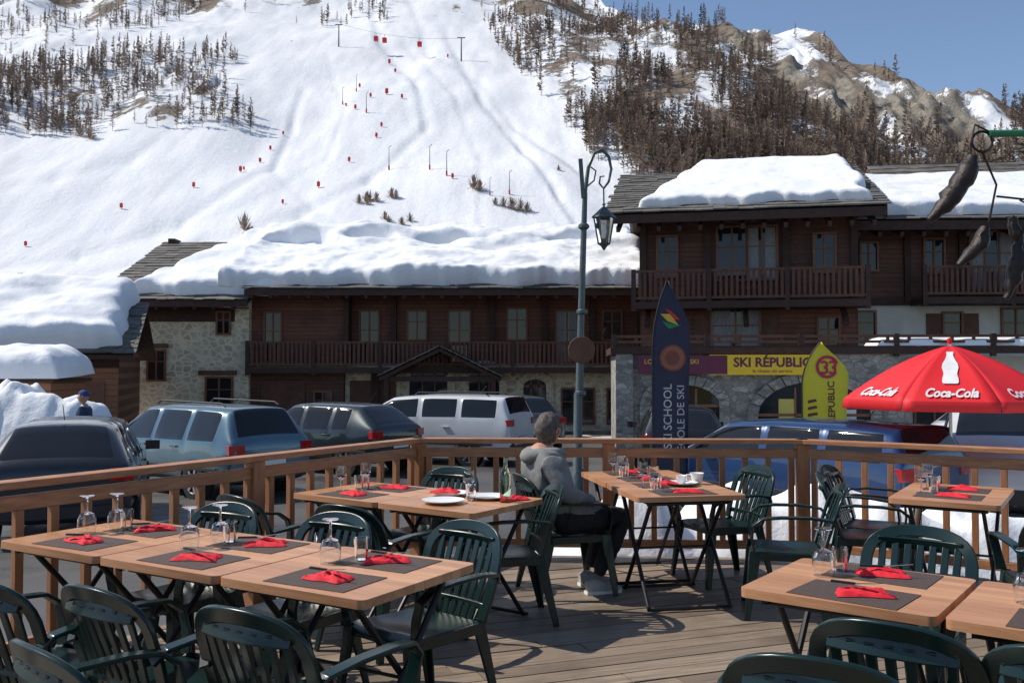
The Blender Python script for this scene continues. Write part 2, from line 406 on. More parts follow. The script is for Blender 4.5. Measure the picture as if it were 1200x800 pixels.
for px,py,h in((285,245,8),(420,223,4.5),(432,220,5),(440,223,5),(458,219,5),(463,220,4.5),(555,220,7),(562,222,6),(600,240,6),(610,242,6),(590,238,5),(470,250,4),(455,248,3.5),(12,335,7),(22,338,8),(5,340,7),(90,140,9),(102,145,8),(655,200,3),(428,221,4.5),(430,226,4),(450,245,4),(480,246,4),(618,243,5),(580,236,4)):
    a=(px-600)/1082; e=(431-py)/1082; y=rise_y(e); bi.append((a*y,y,mount(a,y)-.2,h*.85,.95,random.randrange(3),0))
scatter('slope_bushes',bi,LM,bv)
# piste markers, snow guns, lift
redm=simple('piste_red',(.7,.05,.04),(.6,.03,.03),3,.6,0); pol=simple('pole_grey',(.12,.12,.13),None,3,.5,0)
def at_slope(px,py):
    a=(px-600)/1082; e=(431-py)/1082; y=rise_y(e); return a*y,y,mount(a,y)
mk=MB(); mk.tube([(0,0,0),(0,0,2.4)],.12,6,1); mk.box((0,0,1.3),(1.0,.5,1.6),0); mkm=mk.mesh('piste_marker',[redm,pol])
for px,py in((140,219),(225,195),(280,179),(284,176),(303,166),(315,152),(330,135),(372,200),(408,170),(440,145),(462,72),(446,135),(470,110),(330,218),(415,118),(452,105),(530,208),(745,215),(28,262),(455,60),(600,35),(524,60),(404,113),(420,95),(433,108),(749,212)):
    x,y,z=at_slope(px,py); s_=random.uniform(.6,1.1)*(1.3 if y>400 else 1); place(mkm,'piste_marker',(x,y,z),0,None,(s_,s_,s_))
lm=MB(); lm.tube([(0,0,0),(0,0,9)],[.18,.1],6); lm.tube([(0,0,9),(.9,0,9.8)],.12,6); lm.box((0,0,1),(.6,.6,1.6),1); lmm=lm.mesh('snow_lance',[pol,redm])
for px,py,h in((455,181,.9),(503,192,.9),(523,204,.9),(428,122,.9),(400,110,.8),(597,225,.8),(574,226,.6),(416,100,.8)):
    x,y,z=at_slope(px,py); place(lmm,'snow_lance',(x,y,z),0,None,(h,h,h))
lift=empty('gondola_lift')
pa=at_slope(395,45); pb=at_slope(540,62)
lf=MB()
for p in(pa,pb):
    lf.tube([p,(p[0],p[1],p[2]+12)],[.4,.25],6); lf.box((p[0],p[1],p[2]+12),(4,.5,.4))
n=14; cab=[]
for i in range(n+1):
    t=i/n; q=Vector(pa).lerp(Vector(pb),t)+Vector((0,0,12-12*t*(1-t))); cab.append(q)
lf.tube([c+Vector((2,0,0)) for c in cab],.07,4)
lf.obj('lift_cable_pylons',[pol],lift)
g=MB(); 
for i in(4,5,9):
    c=cab[i]+Vector((2,0,0)); g.tube([c,c+Vector((0,0,-2))],.12,4); g.box(c+Vector((0,0,-3.2)),(2.2,2.,2.4),1)
g.obj('gondola_cabins',[pol,redm],lift,bevel=.3)
# ---------------------------------------------------------------- snow on roofs etc.
def snow_slab(name,p0,U,V,thick,seed,parent=None,nu=90,nv=40,ins=(0,0,0,0),wob=.18,lump=.35,rad=.45,mat='snow',fn=None,T=None,holes=()):
    p0,U,V=Vector(p0),Vector(U),Vector(V); N=U.cross(V).normalized()
    if N.z<0: N=-N
    lu,lv=U.length,V.length; Un,Vn=U/lu,V/lv
    vs=[]
    for j in range(nv+1):
        for i in range(nu+1):
            tu=i/nu; tv=j/nv
            tv=tv**1.15
            x0=ins[0]+wob*fbm(tv*lv/1.8,seed,1,2)*1.5; x1=lu-ins[1]+wob*fbm(tv*lv/1.8,seed,5,2)*1.5
            if fn: x0+=fn(tv)
            y0=ins[2]+wob*fbm(tu*lu/1.5,seed,9,3)*1.6; y1=lv-ins[3]
            x=x0+(x1-x0)*tu; y=y0+(y1-y0)*tv
            d=min(x-x0,x1-x,(y-y0),(y1-y)*3+.0)
            d=max(d,0); k=min(d/rad,1); prof=math.sqrt(max(0,1-(1-k)**2))
            h=thick*prof*(1+lump*fbm(x/2.8,y/1.8,seed,2)+.14*fbm(x/1.1,y/.8,seed,3))+.02
            for hx_,hy_,wx_,wy_ in holes:
                q=((x-hx_+.3*noise.noise(Vector((y,x,seed))))/wx_)**2+((y-hy_+.25*noise.noise(Vector((x*.9,1,seed))))/wy_)**2
                h-= (thick*1.35)*math.exp(-q**2)
                h+= thick*.45*math.exp(-((x-hx_)/wx_/1.2)**2-((y-hy_-wy_*1.7)/wy_)**2)
            h=max(h,-.06)
            if i in(0,nu) or j in(0,nv): h=-.02
            vs.append(p0+Un*x+Vn*(y-(.12*prof if d<rad and y-y0<rad else 0))+N*h)
    fs=[(j*(nu+1)+i,j*(nu+1)+i+1,(j+1)*(nu+1)+i+1,(j+1)*(nu+1)+i) for j in range(nv) for i in range(nu)]
    mb=MB(); mb.add(vs,fs,0,T); return mb.obj(name,[M[mat]],parent,smooth=180)
def slates(mb,p0,U,V,tw=.5,tv=.36,mi=0,th=.035,T=None):
    p0,U,V=Vector(p0),Vector(U),Vector(V); lu,lv=U.length,V.length; Un,Vn=U/lu,V/lv; N=Un.cross(Vn)
    if N.z<0:N=-N
    j=0;y=0
    while y<lv:
        x=-random.uniform(0,.15)
        while x<lu:
            ww=tw*random.uniform(.6,1.35); a=random.uniform(-.06,.04); e=min(x+ww,lu+.06)
            q=[p0+Un*x+Vn*(y+a)+N*.05,p0+Un*(e-.01)+Vn*(y+a+random.uniform(-.04,.04))+N*.05,p0+Un*(e-.01)+Vn*min(y+tv*1.3,lv)+N*.012,p0+Un*x+Vn*min(y+tv*1.3,lv)+N*.012]
            r=random.uniform(0,.02)
            top=[k+N*(th+r) for k in q]
            mb.add(q+top,[(3,2,1,0),(4,5,6,7),(0,1,5,4),(1,2,6,5),(2,3,7,6),(3,0,4,7)],mi,T)
            x+=ww
        y+=tv;j+=1
def roofslab(mb,x0,x1,y0,y1,z0,z1,th,mi):
    vs=[(x0,y0,z0-th),(x1,y0,z0-th),(x1,y1,z1-th),(x0,y1,z1-th),(x0,y0,z0),(x1,y0,z0),(x1,y1,z1),(x0,y1,z1)]
    mb.add(vs,[(3,2,1,0),(4,5,6,7),(0,1,5,4),(1,2,6,5),(2,3,7,6),(3,0,4,7)],mi)
def window(mb,cx,cz,w,h,y=0,fr=1,gl=2,cur=None,mull=1,shut=None,cross=True):
    t=.07
    mb.bb(cx-w/2,cx+w/2,y-.02,y+.0,cz-h/2,cz+h/2,gl)
    if cur is not None:
        mb.bb(cx-w/2+.02,cx-w*.12,y-.028,y-.0205,cz-h/2+.02,cz+h/2-.02,cur); mb.bb(cx+w*.12,cx+w/2-.02,y-.028,y-.0205,cz-h/2+.02,cz+h/2-.02,cur)
    mb.bb(cx-w/2-t,cx-w/2,y-.09,y,cz-h/2-t,cz+h/2+t,fr); mb.bb(cx+w/2,cx+w/2+t,y-.09,y,cz-h/2-t,cz+h/2+t,fr)
    mb.bb(cx-w/2,cx+w/2,y-.088,y,cz+h/2,cz+h/2+t,fr); mb.bb(cx-w/2,cx+w/2,y-.13,y,cz-h/2-t,cz-h/2,fr)
    for k in range(mull):
        xx=cx-w/2+w*(k+1)/(mull+1); mb.bb(xx-.03,xx+.03,y-.06,y-.021,cz-h/2,cz+h/2,fr)
    if cross: mb.bb(cx-w/2,cx+w/2,y-.055,y-.0215,cz+h*.12,cz+h*.12+.035,fr)
    if shut:
        for s in(-1,1):
            xx=cx+s*(w/2+t+.26); mb.bb(xx-.25,xx+.25,y-.06,y-.003,cz-h/2,cz+h/2,shut)
def balcony(mb,x0,x1,yf,z,depth,mi,h=1.0,sp=.16,bm=None):
    bm=mi if bm is None else bm
    mb.bb(x0,x1,yf,yf+depth,z-.22,z,bm)
    mb.bb(x0,x1,yf+.02,yf+.1,z+h-.08,z+h,mi); mb.bb(x0,x1,yf+.03,yf+.09,z+.08,z+.16,mi)
    x=x0+.1
    while x<x1-.05:
        mb.bb(x-.045,x+.045,yf+.04,yf+.075,z+.16,z+h-.08,mi); x+=sp
    n=max(2,int((x1-x0)/2.4)); 
    for i in range(n+1):
        xx=x0+.07+(x1-x0-.14)*i/n; mb.bb(xx-.07,xx+.07,yf+.005,yf+.135,z-.3,z+h+.03,bm)
def arch(mb,cx,z0,w,h,y,gl,fr,stn):
    r=w/2; zc=z0+h-r*.6; n=12
    pts=[(cx-r,z0),(cx+r,z0)]+[(cx+r*math.cos(math.pi*i/n),zc+r*.6*math.sin(math.pi*i/n)) for i in range(n+1)]
    mb.vprism(pts,y-.02,y-.001,gl)
    for i in range(n):
        t0,t1=math.pi*(i+.04)/n,math.pi*(i+.96)/n
        q=[(cx+r*math.cos(t0),zc+r*.6*math.sin(t0)),(cx+(r+.3)*math.cos(t0),zc+(r*.6+.3)*math.sin(t0)),(cx+(r+.3)*math.cos(t1),zc+(r*.6+.3)*math.sin(t1)),(cx+r*math.cos(t1),zc+r*.6*math.sin(t1))]
        mb.vprism(q,y-.12-.02*(i%2),y,stn)
    for s in(-1,1):
        mb.bb(cx+s*(r+.15)-.15,cx+s*(r+.15)+.15,y-.11,y,z0,zc,stn)
        mb.bb(cx+s*r*.33-.03,cx+s*r*.33+.03,y-.06,y-.021,z0,zc+r*.5,fr)
    mb.bb(cx-r,cx+r,y-.06,y-.0215,zc-.04,zc+.04,fr)
# ---- chalet A (long one, left)
GA=-1.0; A0=(-15.0,36,0)
ch=empty('wooden_chalet',A0)
mt=[M['cream'],M['frame'],M['win'],M['woodwall'],M['beam'],M['curtain'],M['beam2'],M['woodwall2']]
mb=MB()
mb.bb(0,4.7,0,12,GA,3.9,0)             # stone bay
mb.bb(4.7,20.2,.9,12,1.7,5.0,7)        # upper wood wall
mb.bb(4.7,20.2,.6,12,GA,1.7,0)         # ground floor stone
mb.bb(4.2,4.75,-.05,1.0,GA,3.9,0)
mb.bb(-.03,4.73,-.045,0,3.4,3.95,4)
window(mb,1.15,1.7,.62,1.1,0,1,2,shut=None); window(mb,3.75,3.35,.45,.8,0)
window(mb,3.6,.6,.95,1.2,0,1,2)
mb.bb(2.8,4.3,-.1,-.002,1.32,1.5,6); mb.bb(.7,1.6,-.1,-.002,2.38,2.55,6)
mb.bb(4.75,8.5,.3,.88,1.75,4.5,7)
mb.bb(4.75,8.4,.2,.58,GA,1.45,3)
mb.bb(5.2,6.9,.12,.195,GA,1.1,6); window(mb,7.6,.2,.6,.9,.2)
for cx,cw,chh in((5.6,.6,1.9),(9.3,.7,2.0),(11.2,.7,1.1),(12.9,.8,2.0),(15.2,.7,1.2),(17.2,.8,2.0),(19.0,.7,1.1)):
    yy=.3 if cx<8.5 else .9
    window(mb,cx,1.85+chh/2+(.9 if chh<1.5 else 0),cw,chh,yy,1,2,5 if cx in(17.2,) else None)
for x in(8.5,10.3,14.2,16.3,18.2,20.1): mb.bb(x-.1,x+.1,.62 if x>9 else .1,.9,1.7,5.0,4)
mb.bb(4.8,20.2,.55,.9,4.45,4.7,4)
arch(mb,11.7,GA,1.5,2.6,.6,2,1,0); arch(mb,13.9,GA,1.2,2.6,.6,2,1,0); arch(mb,15.9,-.35,.9,1.5,.6,2,1,0)
for x in(9.6,10.0): mb.bb(x-.15,x+.15,.4,.6,GA,1.4,4)
window(mb,17.6,.1,1.2,1.3,.6); window(mb,19.3,.1,1.0,1.3,.6); mb.bb(8.6,10.4,.5,.59,GA,1.1,6)
mb.obj('walls',mt,ch)
mb=MB(); balcony(mb,4.75,20.2,-.55,1.62,1.15,0,1.0,.17,1); mb.obj('balcony',[M['beam2'],M['beam']],ch)
mb=MB()
for s in(-1,1):
    vs=[(12.3,-1.6,2.35),(12.3,.5,2.35),(12.3+s*2.25,.5,1.25),(12.3+s*2.25,-1.6,1.25)]
    vs+= [(x,y,z-.14) for x,y,z in vs]
    mb.add(vs,[(0,1,2,3),(7,6,5,4),(0,3,7,4),(3,2,6,7),(2,1,5,6),(1,0,4,5)],0)
    if s<0: slates(mb,(12.3-2.3,-1.65,1.25),(0,2.1,0),(2.3,0,1.12),.4,.3,1)
    else: slates(mb,(12.3+2.3,-1.65,1.25),(0,2.1,0),(-2.3,0,1.12),.4,.3,1)
    mb.box((12.3+s*2.0,-1.4,.2),(.18,.18,2.2),0)
mb.bb(10.4,14.2,-1.45,-1.3,1.1,1.28,0)
mb.obj('porch_canopy',[M['beam'],M['slate']],ch)
mb=MB()
roofslab(mb,-.85,5.0,-1.2,6.4,4.12,7.3,.14,0); roofslab(mb,-.85,20.9,6.4,13.2,7.3,4.4,.14,0)
roofslab(mb,5.0,20.9,-1.2,6.4,4.55,7.3,.14,0)
mb.bb(-.9,5.02,-1.25,-1.2,3.9,4.15,0); mb.bb(4.9,20.9,-1.25,-1.2,4.33,4.58,0)
for i in range(30): 
    x=-.6+i*.72; z=3.9 if x<5 else 4.33
    mb.box((x,-.6,z+.2),(.12,1.3,.16),0,(R(20),0,0))
slates(mb,(-.9,-1.3,4.12),(5.9,0,0),(0,7.7,3.22),.55,.4,1)
slates(mb,(4.85,-1.3,4.55),(16.1,0,0),(0,7.7,2.79),.55,.4,1)
slates(mb,(20.9,13.2,4.4),(-21.8,0,0),(0,-6.8,2.9),.6,.8,1)
mb.bb(-.7,-.4,6.0,6.8,7.2,7.5,0)
mb.obj('roof',[M['beam'],M['slate']],ch)
mb=MB()
mb.add([(0.002,0,3.85),(0.002,12,3.85),(0.002,12,4.8),(0.002,6.4,7.15),(0.002,0,4.5)],[(0,1,2,3,4)],0); mb.add([(20.198,0.6,3.85),(20.198,12,3.85),(20.198,12,4.8),(20.198,6.4,7.15),(20.198,0.6,4.9)],[(0,1,2,3,4)],0)
mb.obj('gable',[M['woodwall']],ch)
snow_slab('roof_snow',(-.8,-1.3,4.2),(6.6,0,0),(0,7.8,3.25),.55,3,ch,60,50,ins=(1.2,-1,.5,-.2),fn=lambda t:2.6*t)
snow_slab('roof_snow_main',(4.3,-1.3,4.62),(16.5,0,0),(0,7.9,2.95),.66,8,ch,220,110,ins=(-.5,.3,.38,-.2),wob=.26,lump=.5,rad=.4,holes=((1.4,5.7,1.4,.5),(4.5,5.9,.9,.45),(8.2,5.8,1.5,.45),(13.4,5.9,1.1,.45)))
# ---- chalet B (right)
GB=-1.0
chb=empty('balcony_chalet',(4.3,30.9,0),R(-12))
mt=[M['woodwall'],M['frame'],M['win'],M['woodwall2'],M['beam'],M['curtain'],M['plaster'],M['beam2']]
mb=MB()
mb.bb(0,6.9,0,10,GB,6.6,0)
mb.bb(.05,6.85,-.03,-.002,1.8,3.6,3)
window(mb,3.0,5.35,.9,1.7,0,1,2); window(mb,3.95,5.35,.9,1.7,0,1,2,5) ; window(mb,.9,5.3,.6,1.3,0); window(mb,5.9,5.3,.6,1.2,0)
window(mb,3.1,2.8,1.5,1.4,-.03,1,2,5,shut=7); window(mb,.8,2.7,.6,1.0,-.03); window(mb,6,2.7,.6,1.0,-.03)
for x in(.1,2.2,4.7,6.8): mb.bb(x-.11,x+.11,-.14,0,3.6,6.5,4)
for x in(.3,3.4,6.4): mb.box((x,-.6,3.35),(.16,1.4,.16),4,(R(35),0,0))
mb.obj('walls',mt,chb)
mb=MB(); balcony(mb,-.2,7.1,-1.25,3.72,1.25,0,1.02,.17,1)
mb.box((2.9,-.6,4.1),(.5,.5,.75),0); mb.obj('balcony',[M['beam2'],M['beam']],chb)
mb=MB()
roofslab(mb,-.9,7.5,-1.5,5,6.5,9.05,.16,0); roofslab(mb,-.9,7.5,5,11.5,9.05,6.5,.16,0)
mb.bb(-.95,7.55,-1.56,-1.5,6.22,6.5,0)
for xx in(-.96,7.5):
    vs=[(xx,-1.5,6.15),(xx+.06,-1.5,6.15),(xx+.06,5,8.7),(xx,5,8.7),(xx,-1.5,6.55),(xx+.06,-1.5,6.55),(xx+.06,5,9.1),(xx,5,9.1)]
    mb.add(vs,[(3,2,1,0),(4,5,6,7),(0,1,5,4),(1,2,6,5),(2,3,7,6),(3,0,4,7)],0)
slates(mb,(-1,-1.6,6.5),(8.6,0,0),(0,6.7,2.62),.5,.38,1)
slates(mb,(7.6,11.5,6.5),(-8.6,0,0),(0,-6.5,2.55),.6,.8,1)
for i in range(13): mb.box((-.6+i*.65,-.75,6.3),(.12,1.5,.16),0,(R(21),0,0))
mb.add([(0.002,0,6.5),(0.002,10,6.5),(0.002,5,8.85)],[(0,1,2)],0); mb.add([(6.898,0,6.5),(6.898,10,6.5),(6.898,5,8.85)],[(0,1,2)],0)
mb.obj('roof',[M['beam'],M['slate']],chb)
snow_slab('roof_snow',(-.9,-1.5,6.58),(8.3,0,0),(0,6.7,2.66),.36,14,chb,110,60,ins=(.9,.15,.6,-.3),fn=lambda t:1.9*t,wob=.2,rad=.3,lump=.25)
# ---- chalet C (right wing)
chc=empty('corner_chalet',(11.2,31.2,0),R(-3))
mb=MB()
mb.bb(0,14,0,10,GB,3.75,6); mb.bb(-.03,14,-.06,10.02,3.75,6.6,0)
window(mb,.75,3.0,.55,.95,0,1,2,mull=0); window(mb,3.6,3.0,.55,.85,0,1,2,shut=7,mull=0); window(mb,5.9,2.95,1.3,1.2,0,1,2,mull=2); window(mb,9,3,1.3,1.2,0,shut=7)
window(mb,.85,5.35,.5,.9,-.06); window(mb,4.9,5.2,1.4,1.9,-.06,cur=5,mull=2); window(mb,3.0,5.35,.6,1.1,-.06); window(mb,7.5,5.2,1.4,1.9,-.06,mull=2); window(mb,10.5,5.3,.8,1.2,-.06)
for x in(2.1,3.9,6.3,8.8): mb.bb(x-.1,x+.1,-.18,-.06,3.8,6.5,4)
mb.bb(-.03,14,-.12,-.062,3.7,3.95,4)
mb.obj('walls',mt,chc)
mb=MB(); balcony(mb,2.2,13.5,-1.2,3.9,1.14,0,1.02,.17,1); mb.obj('balcony',[M['beam2'],M['beam']],chc)
mb=MB()
roofslab(mb,-.8,15,-1.4,5,6.35,8.6,.16,0); roofslab(mb,-.8,15,5,11.4,8.6,6.35,.16,0); mb.bb(-.85,15,-1.46,-1.4,6.05,6.35,0)
slates(mb,(-.85,-1.5,6.35),(15.9,0,0),(0,6.6,2.32),.5,.38,1)
for i in range(22): mb.box((-.6+i*.7,-.7,6.15),(.12,1.4,.16),0,(R(19),0,0))
mb.add([(-.028,0,6.5),(-.028,10,6.5),(-.028,5,8.4)],[(0,1,2)],0)
mb.obj('roof',[M['beam'],M['slate']],chc)
snow_slab('roof_snow',(-.7,-1.4,6.43),(15.4,0,0),(0,6.6,2.36),.45,21,chc,120,50,ins=(.1,-1,.4,-.3),wob=.22,rad=.35,lump=.3)
che=empty('slate_roof_house',(17.5,40,0),R(-8)); mb=MB(); mb.bb(0,14,0,8,GB,8,0); roofslab(mb,-1,15,-1,4,8,11.2,.2,1); roofslab(mb,-1,15,4,9,11.2,8,.2,1); slates(mb,(-1,-1.1,8),(16,0,0),(0,5.1,3.25),.6,.5,2); mb.obj('walls_and_roof',[M['plaster'],M['beam'],M['slate']],che)
# ---- ski shop arcade
sh=empty('ski_rental_shop',(3.05,27.2,0),R(-4))
mb=MB(); mb.bb(0,8.4,0,3.6,-1,2.0,0); mb.bb(-.15,8.7,-.2,4,2.0,2.2,3); mb.bb(8.4,13.5,1.2,3.6,-1,1.95,5)
arch(mb,2.0,-1,2.0,2.1,0,2,1,0); arch(mb,5.7,-1,3.2,2.2,0,2,1,0); 
mb.bb(.0,.5,-.16,0,-1,2.0,0)
window(mb,9.8,.5,1.6,1.6,1.2,1,2,mull=2); window(mb,12.2,.5,1.4,1.6,1.2,1,2,mull=1)
mb.obj('walls',[M['grey'],M['frame'],M['win'],M['beam'],M['beam2'],M['plaster']],sh)
mb=MB(); balcony(mb,-.1,13.5,-.12,2.24,.3,0,.32,.6,1); mb.obj('terrace_rail',[M['beam2'],M['beam']],sh)
snow_slab('ledge_snow',(7.5,-.1,2.25),(5,0,0),(0,1.2,0),.22,33,sh,40,12,wob=.15)
pur=simple('sign_purple',(.14,.012,.05),(.11,.01,.04),3,.4,0); yel=simple('sign_yellow',(.85,.55,.02),(.8,.5,.02),3,.4,0)
mb=MB(); mb.bb(.65,2.7,-.29,-.21,1.42,1.96,0); mb.bb(2.7,5.75,-.292,-.21,1.4,1.98,1); mb.bb(2.7,3.2,-.298,-.293,1.42,1.96,0)
def wall_text(mb,s,size,x,y,z,mi,bold=.0,shear=0,T=None):
    vs,fs=text2d(s,size,shear,bold=bold); mb.add([(x+v[0],y,z+v[1]) for v in vs],fs,mi,T)
wall_text(mb,'SKI RÉPUBLIC',.37,4.48,-.30,1.64,0,.012); wall_text(mb,'le réseau ski service',.14,4.48,-.30,1.47,0); wall_text(mb,'LOCATION DE SKI',.19,1.6,-.295,1.72,1); wall_text(mb,'SKI RENTAL',.16,1.6,-.295,1.5,1)
mb.obj('shop_sign',[pur,yel],sh)
mb=MB(); cols=[simple('poster_a',(.6,.5,.1),None,3,.5,0),simple('poster_b',(.1,.2,.5),None,3,.5,0),simple('poster_c',(.6,.6,.62),None,3,.5,0)]
for i,(x,z,w_,h_) in enumerate(((4.7,-.1,.5,.8),(5.6,-.05,.6,.9),(6.5,-.2,.4,.6),(1.7,-.2,.5,.7))): mb.bb(x,x+w_,-.045,-.03,z,z+h_,i%3)
mb.obj('window_posters',cols,sh)
# ---- small hut left
hu=empty('small_hut',(-12.35,29,0),R(16))
mb=MB(); mb.bb(-9,0,0,6,-1,2.05,0); window(mb,-2.2,.6,.8,.9,0,1,2); mb.bb(-1.2,-.4,-.06,0,-1,1.2,1); mb.bb(-9,.02,-.06,0,1.6,1.85,3)
mb.add([(-.002,0,2),(-.002,6,2),(-.002,3,3.4)],[(0,1,2)],0)
mb.obj('walls',[M['hutwood'],M['frame'],M['win'],M['beam']],hu)
mb=MB(); roofslab(mb,-9.5,.5,-.8,3,2.0,3.75,.12,0); roofslab(mb,-9.5,.5,3,6.8,3.75,2,.12,0); slates(mb,(-9.5,-.9,2.0),(10.05,0,0),(0,3.95,1.82),.5,.38,1); mb.obj('roof',[M['beam'],M['slate']],hu)
snow_slab('roof_snow',(-9.5,-.9,2.08),(10,0,0),(0,4,1.86),.7,41,hu,70,40,ins=(0,.35,.25,-.4),wob=.2,rad=.6,lump=.3,fn=None)
# little shed under a deep cap of snow
sd_=empty('snow_capped_shed',(-12.9,20.6,0),R(6)); mb=MB(); mb.bb(0,2.5,0,2.2,gz(20)-.1,1.28,0); mb.bb(-.12,2.62,-.15,2.3,1.28,1.36,1); mb.bb(.9,1.7,-.05,-.002,gz(20),1.0,1); mb.obj('walls',[M['hutwood'],M['beam']],sd_)
snow_slab('roof_snow',(-.25,-.3,1.38),(3.0,0,0),(0,2.6,.1),.68,51,sd_,50,40,ins=(0,0,0,0),wob=.06,rad=.75,lump=.2)
# snow banks
def bank(name,x0,x1,y0,y1,hf,z,mat='snow',n=60,m_=24,seed=0,rg=.45,sc=1.6):
    vs=[]
    for j in range(m_+1):
        for i in range(n+1):
            u,v_=i/n,j/m_; x=x0+(x1-x0)*u; y=y0+(y1-y0)*v_
            e=min(u,1-u)*6; f=min(v_,1-v_)*3.0; k=min(1,e)*min(1,f); k=k*k*(3-2*k)
            h=k*hf(u)*(.8+rg*noise.noise(Vector((x/sc,y/sc,seed)))+rg*.4*noise.noise(Vector((x/sc*2.6,y/sc*2.6,seed)))+.06*noise.noise(Vector((x*5,y*5,seed))))
            vs.append((x,y,z-.05+h))
    fs=[(j*(n+1)+i,j*(n+1)+i+1,(j+1)*(n+1)+i+1,(j+1)*(n+1)+i) for j in range(m_) for i in range(n)]
    mb=MB(); mb.add(vs,fs); return mb.obj(name,[M[mat]],smooth=180)
bank('snow_bank',-14,-7.6,17.6,20.4,lambda u:.45*(1-u)+1.85,gz(19),seed=2,n=110,m_=50,rg=.38,sc=1.2)
bank('snow_bank',-.4,6.2,8.3,10.0,lambda u:.85,gz(9),'dsnow',110,40,5,sc=.8)
bank('snow_bank',5.0,9.5,7.2,10.2,lambda u:.8,gz(9),'dsnow',seed=9,sc=.9)
bank('snow_bank',4,14,22.5,24.5,lambda u:.5,gz(23),'dsnow',seed=19)
# ---------------------------------------------------------------- deck
DK=[(-7.0,-2.2),(7.8,-2.2),(7.8,4.2),(2.48,7.85),(-.85,8.0)]
def clip(poly,P):
    out=poly
    for i in range(len(P)):
        a,b_=P[i],P[(i+1)%len(P)]; inp=out; out=[]
        ins=lambda p:(b_[0]-a[0])*(p[1]-a[1])-(b_[1]-a[1])*(p[0]-a[0])>=0
        for k in range(len(inp)):
            p,q=inp[k-1],inp[k]
            if ins(q)!=ins(p):
                d1=(b_[0]-a[0])*(p[1]-a[1])-(b_[1]-a[1])*(p[0]-a[0]); d2=(b_[0]-a[0])*(q[1]-a[1])-(b_[1]-a[1])*(q[0]-a[0]); t=d1/(d1-d2)
                out.append((p[0]+(q[0]-p[0])*t,p[1]+(q[1]-p[1])*t))
            if ins(q): out.append(q)
        if not out: return []
    return out
mb=MB(); th=R(20); dx,dy=math.cos(th),math.sin(th); shade=[]
for k in range(-60,110):
    o=k*.142; off=random.uniform(0,3)
    for s in range(-4,5):
        a0=s*3.6+off; a1=a0+3.594
        q=[(a0,o),(a1,o),(a1,o+.132),(a0,o+.132)]
        q=[(x*dx-y*dy,x*dy+y*dx) for x,y in q]; q=clip(q,DK)
        if len(q)>2:
            n0=len(mb.f); mb.prism(q,-.035,random.uniform(-.003,.003)); shade+= [random.random()]*(len(mb.f)-n0)
m,nt,b=newmat('weathered_deck_boards'); 
at=nt.nodes.new('ShaderNodeAttribute'); at.attribute_name='shade'
v=coords(nt,(1,1,1),(0,0,-th)); mp=nt.nodes.new('ShaderNodeMapping'); mp.inputs['Scale'].default_value=(2,45,10); nt.links.new(v,mp.inputs['Vector'])
g=noisen(nt,mp.outputs['Vector'],1,6,.7); c=ramp(nt,at.outputs['Fac'],[(0,(.19,.145,.105)),(.5,(.29,.22,.16)),(1,(.37,.29,.215))])
c=mixc(nt,ramp(nt,g,[(.35,(.7,)*3),(.65,(0,)*3)]),c,(.095,.07,.053))
st=noisen(nt,v,.9,6,.65); c=mixc(nt,ramp(nt,st,[(.52,(0,)*3),(.68,(.6,)*3)]),c,(.085,.064,.05))
nt.links.new(c,b.inputs['Base Color']); nt.links.new(ramp(nt,st,[(.45,(.65,)*3),(.7,(.32,)*3)]),b.inputs['Roughness'])
bump(nt,b,g,.35,.004)
ob=mb.obj('terrace_deck',[m]); at_=ob.data.attributes.new('shade','FLOAT','FACE'); at_.data.foreach_set('value',shade)
mb=MB(); mb.prism([(x*.99,y*.99) for x,y in DK],gz(5)-.1,-.08); mb.obj('deck_substructure',[M['beam']],ob)
# railing
rl=empty('wooden_railing')
def rail(p,q,first=True,last=True,thick=()):
    p,q=Vector((*p,0)),Vector((*q,0)); L=(q-p).length; ang=math.atan2(q.y-p.y,q.x-p.x)
    T=Matrix.Translation(p)@Matrix.Rotation(ang,4,'Z'); hb=MB(); bbm=MB()
    hb.bb(-.05,L+.05,-.065,.065,.965,1.005,0,T); hb.bb(0,L,-.022,.022,.845,.925,0,T); hb.bb(0,L,-.022,.022,.09,.16,0,T)
    n=int(L/.2)
    for i in range(n+1):
        x=L*(i+.5)/(n+1); bbm.bb(x-.023,x+.023,-.0215,.0215,.16,.845,0,T)
    m_=max(1,round(L/2.0))
    for i in range(m_+1):
        x=L*i/m_
        if i==0 and not first: continue
        bbm.bb(x-.05,x+.05,-.05,.05,-.3,.964,0,T)
    hb.obj('handrail',[M['railh']],rl,bevel=.006); bbm.obj('balusters',[M['rail']],rl,bevel=.004)
rail((-5.6,.1),(-.8,7.9)); rail((-.8,7.9),(2.43,7.75),False); rail((2.43,7.75),(7.4,4.4),False)
# ---------------------------------------------------------------- tables and chairs
mb=MB()
hx=.362; cr=.03; poly=[]
for sx,sy,a0 in((1,1,0),(-1,1,90),(-1,-1,180),(1,-1,270)):
    for k in range(4):
        t=R(a0+k*30); poly.append((sx*(hx-cr)+cr*math.cos(t),sy*(hx-cr)+cr*math.sin(t)))
mb.prism(poly,.726,.76,0)
for s in(-1,1):
    x=s*.27
    mb.tube([(x,-.31,.012),(x,.27,.715)],.014,8,1); mb.tube([(x-s*.03,.31,.012),(x-s*.03,-.27,.715)],.014,8,1)
    mb.bb(x-.012,x+.012,-.33,.33,.703,.725,1)
for y,z in((-.31,.02),(.31,.02),(.27,.70),(-.27,.70)): mb.tube([(-.27,y,z),(.27,y,z)],.012,8,1)
mb.tube([(-.24,0,.36),(.27,0,.36)],.008,6,1)
tab=mb.mesh('terrace_table',[M['tabletop'],M['black']],35)
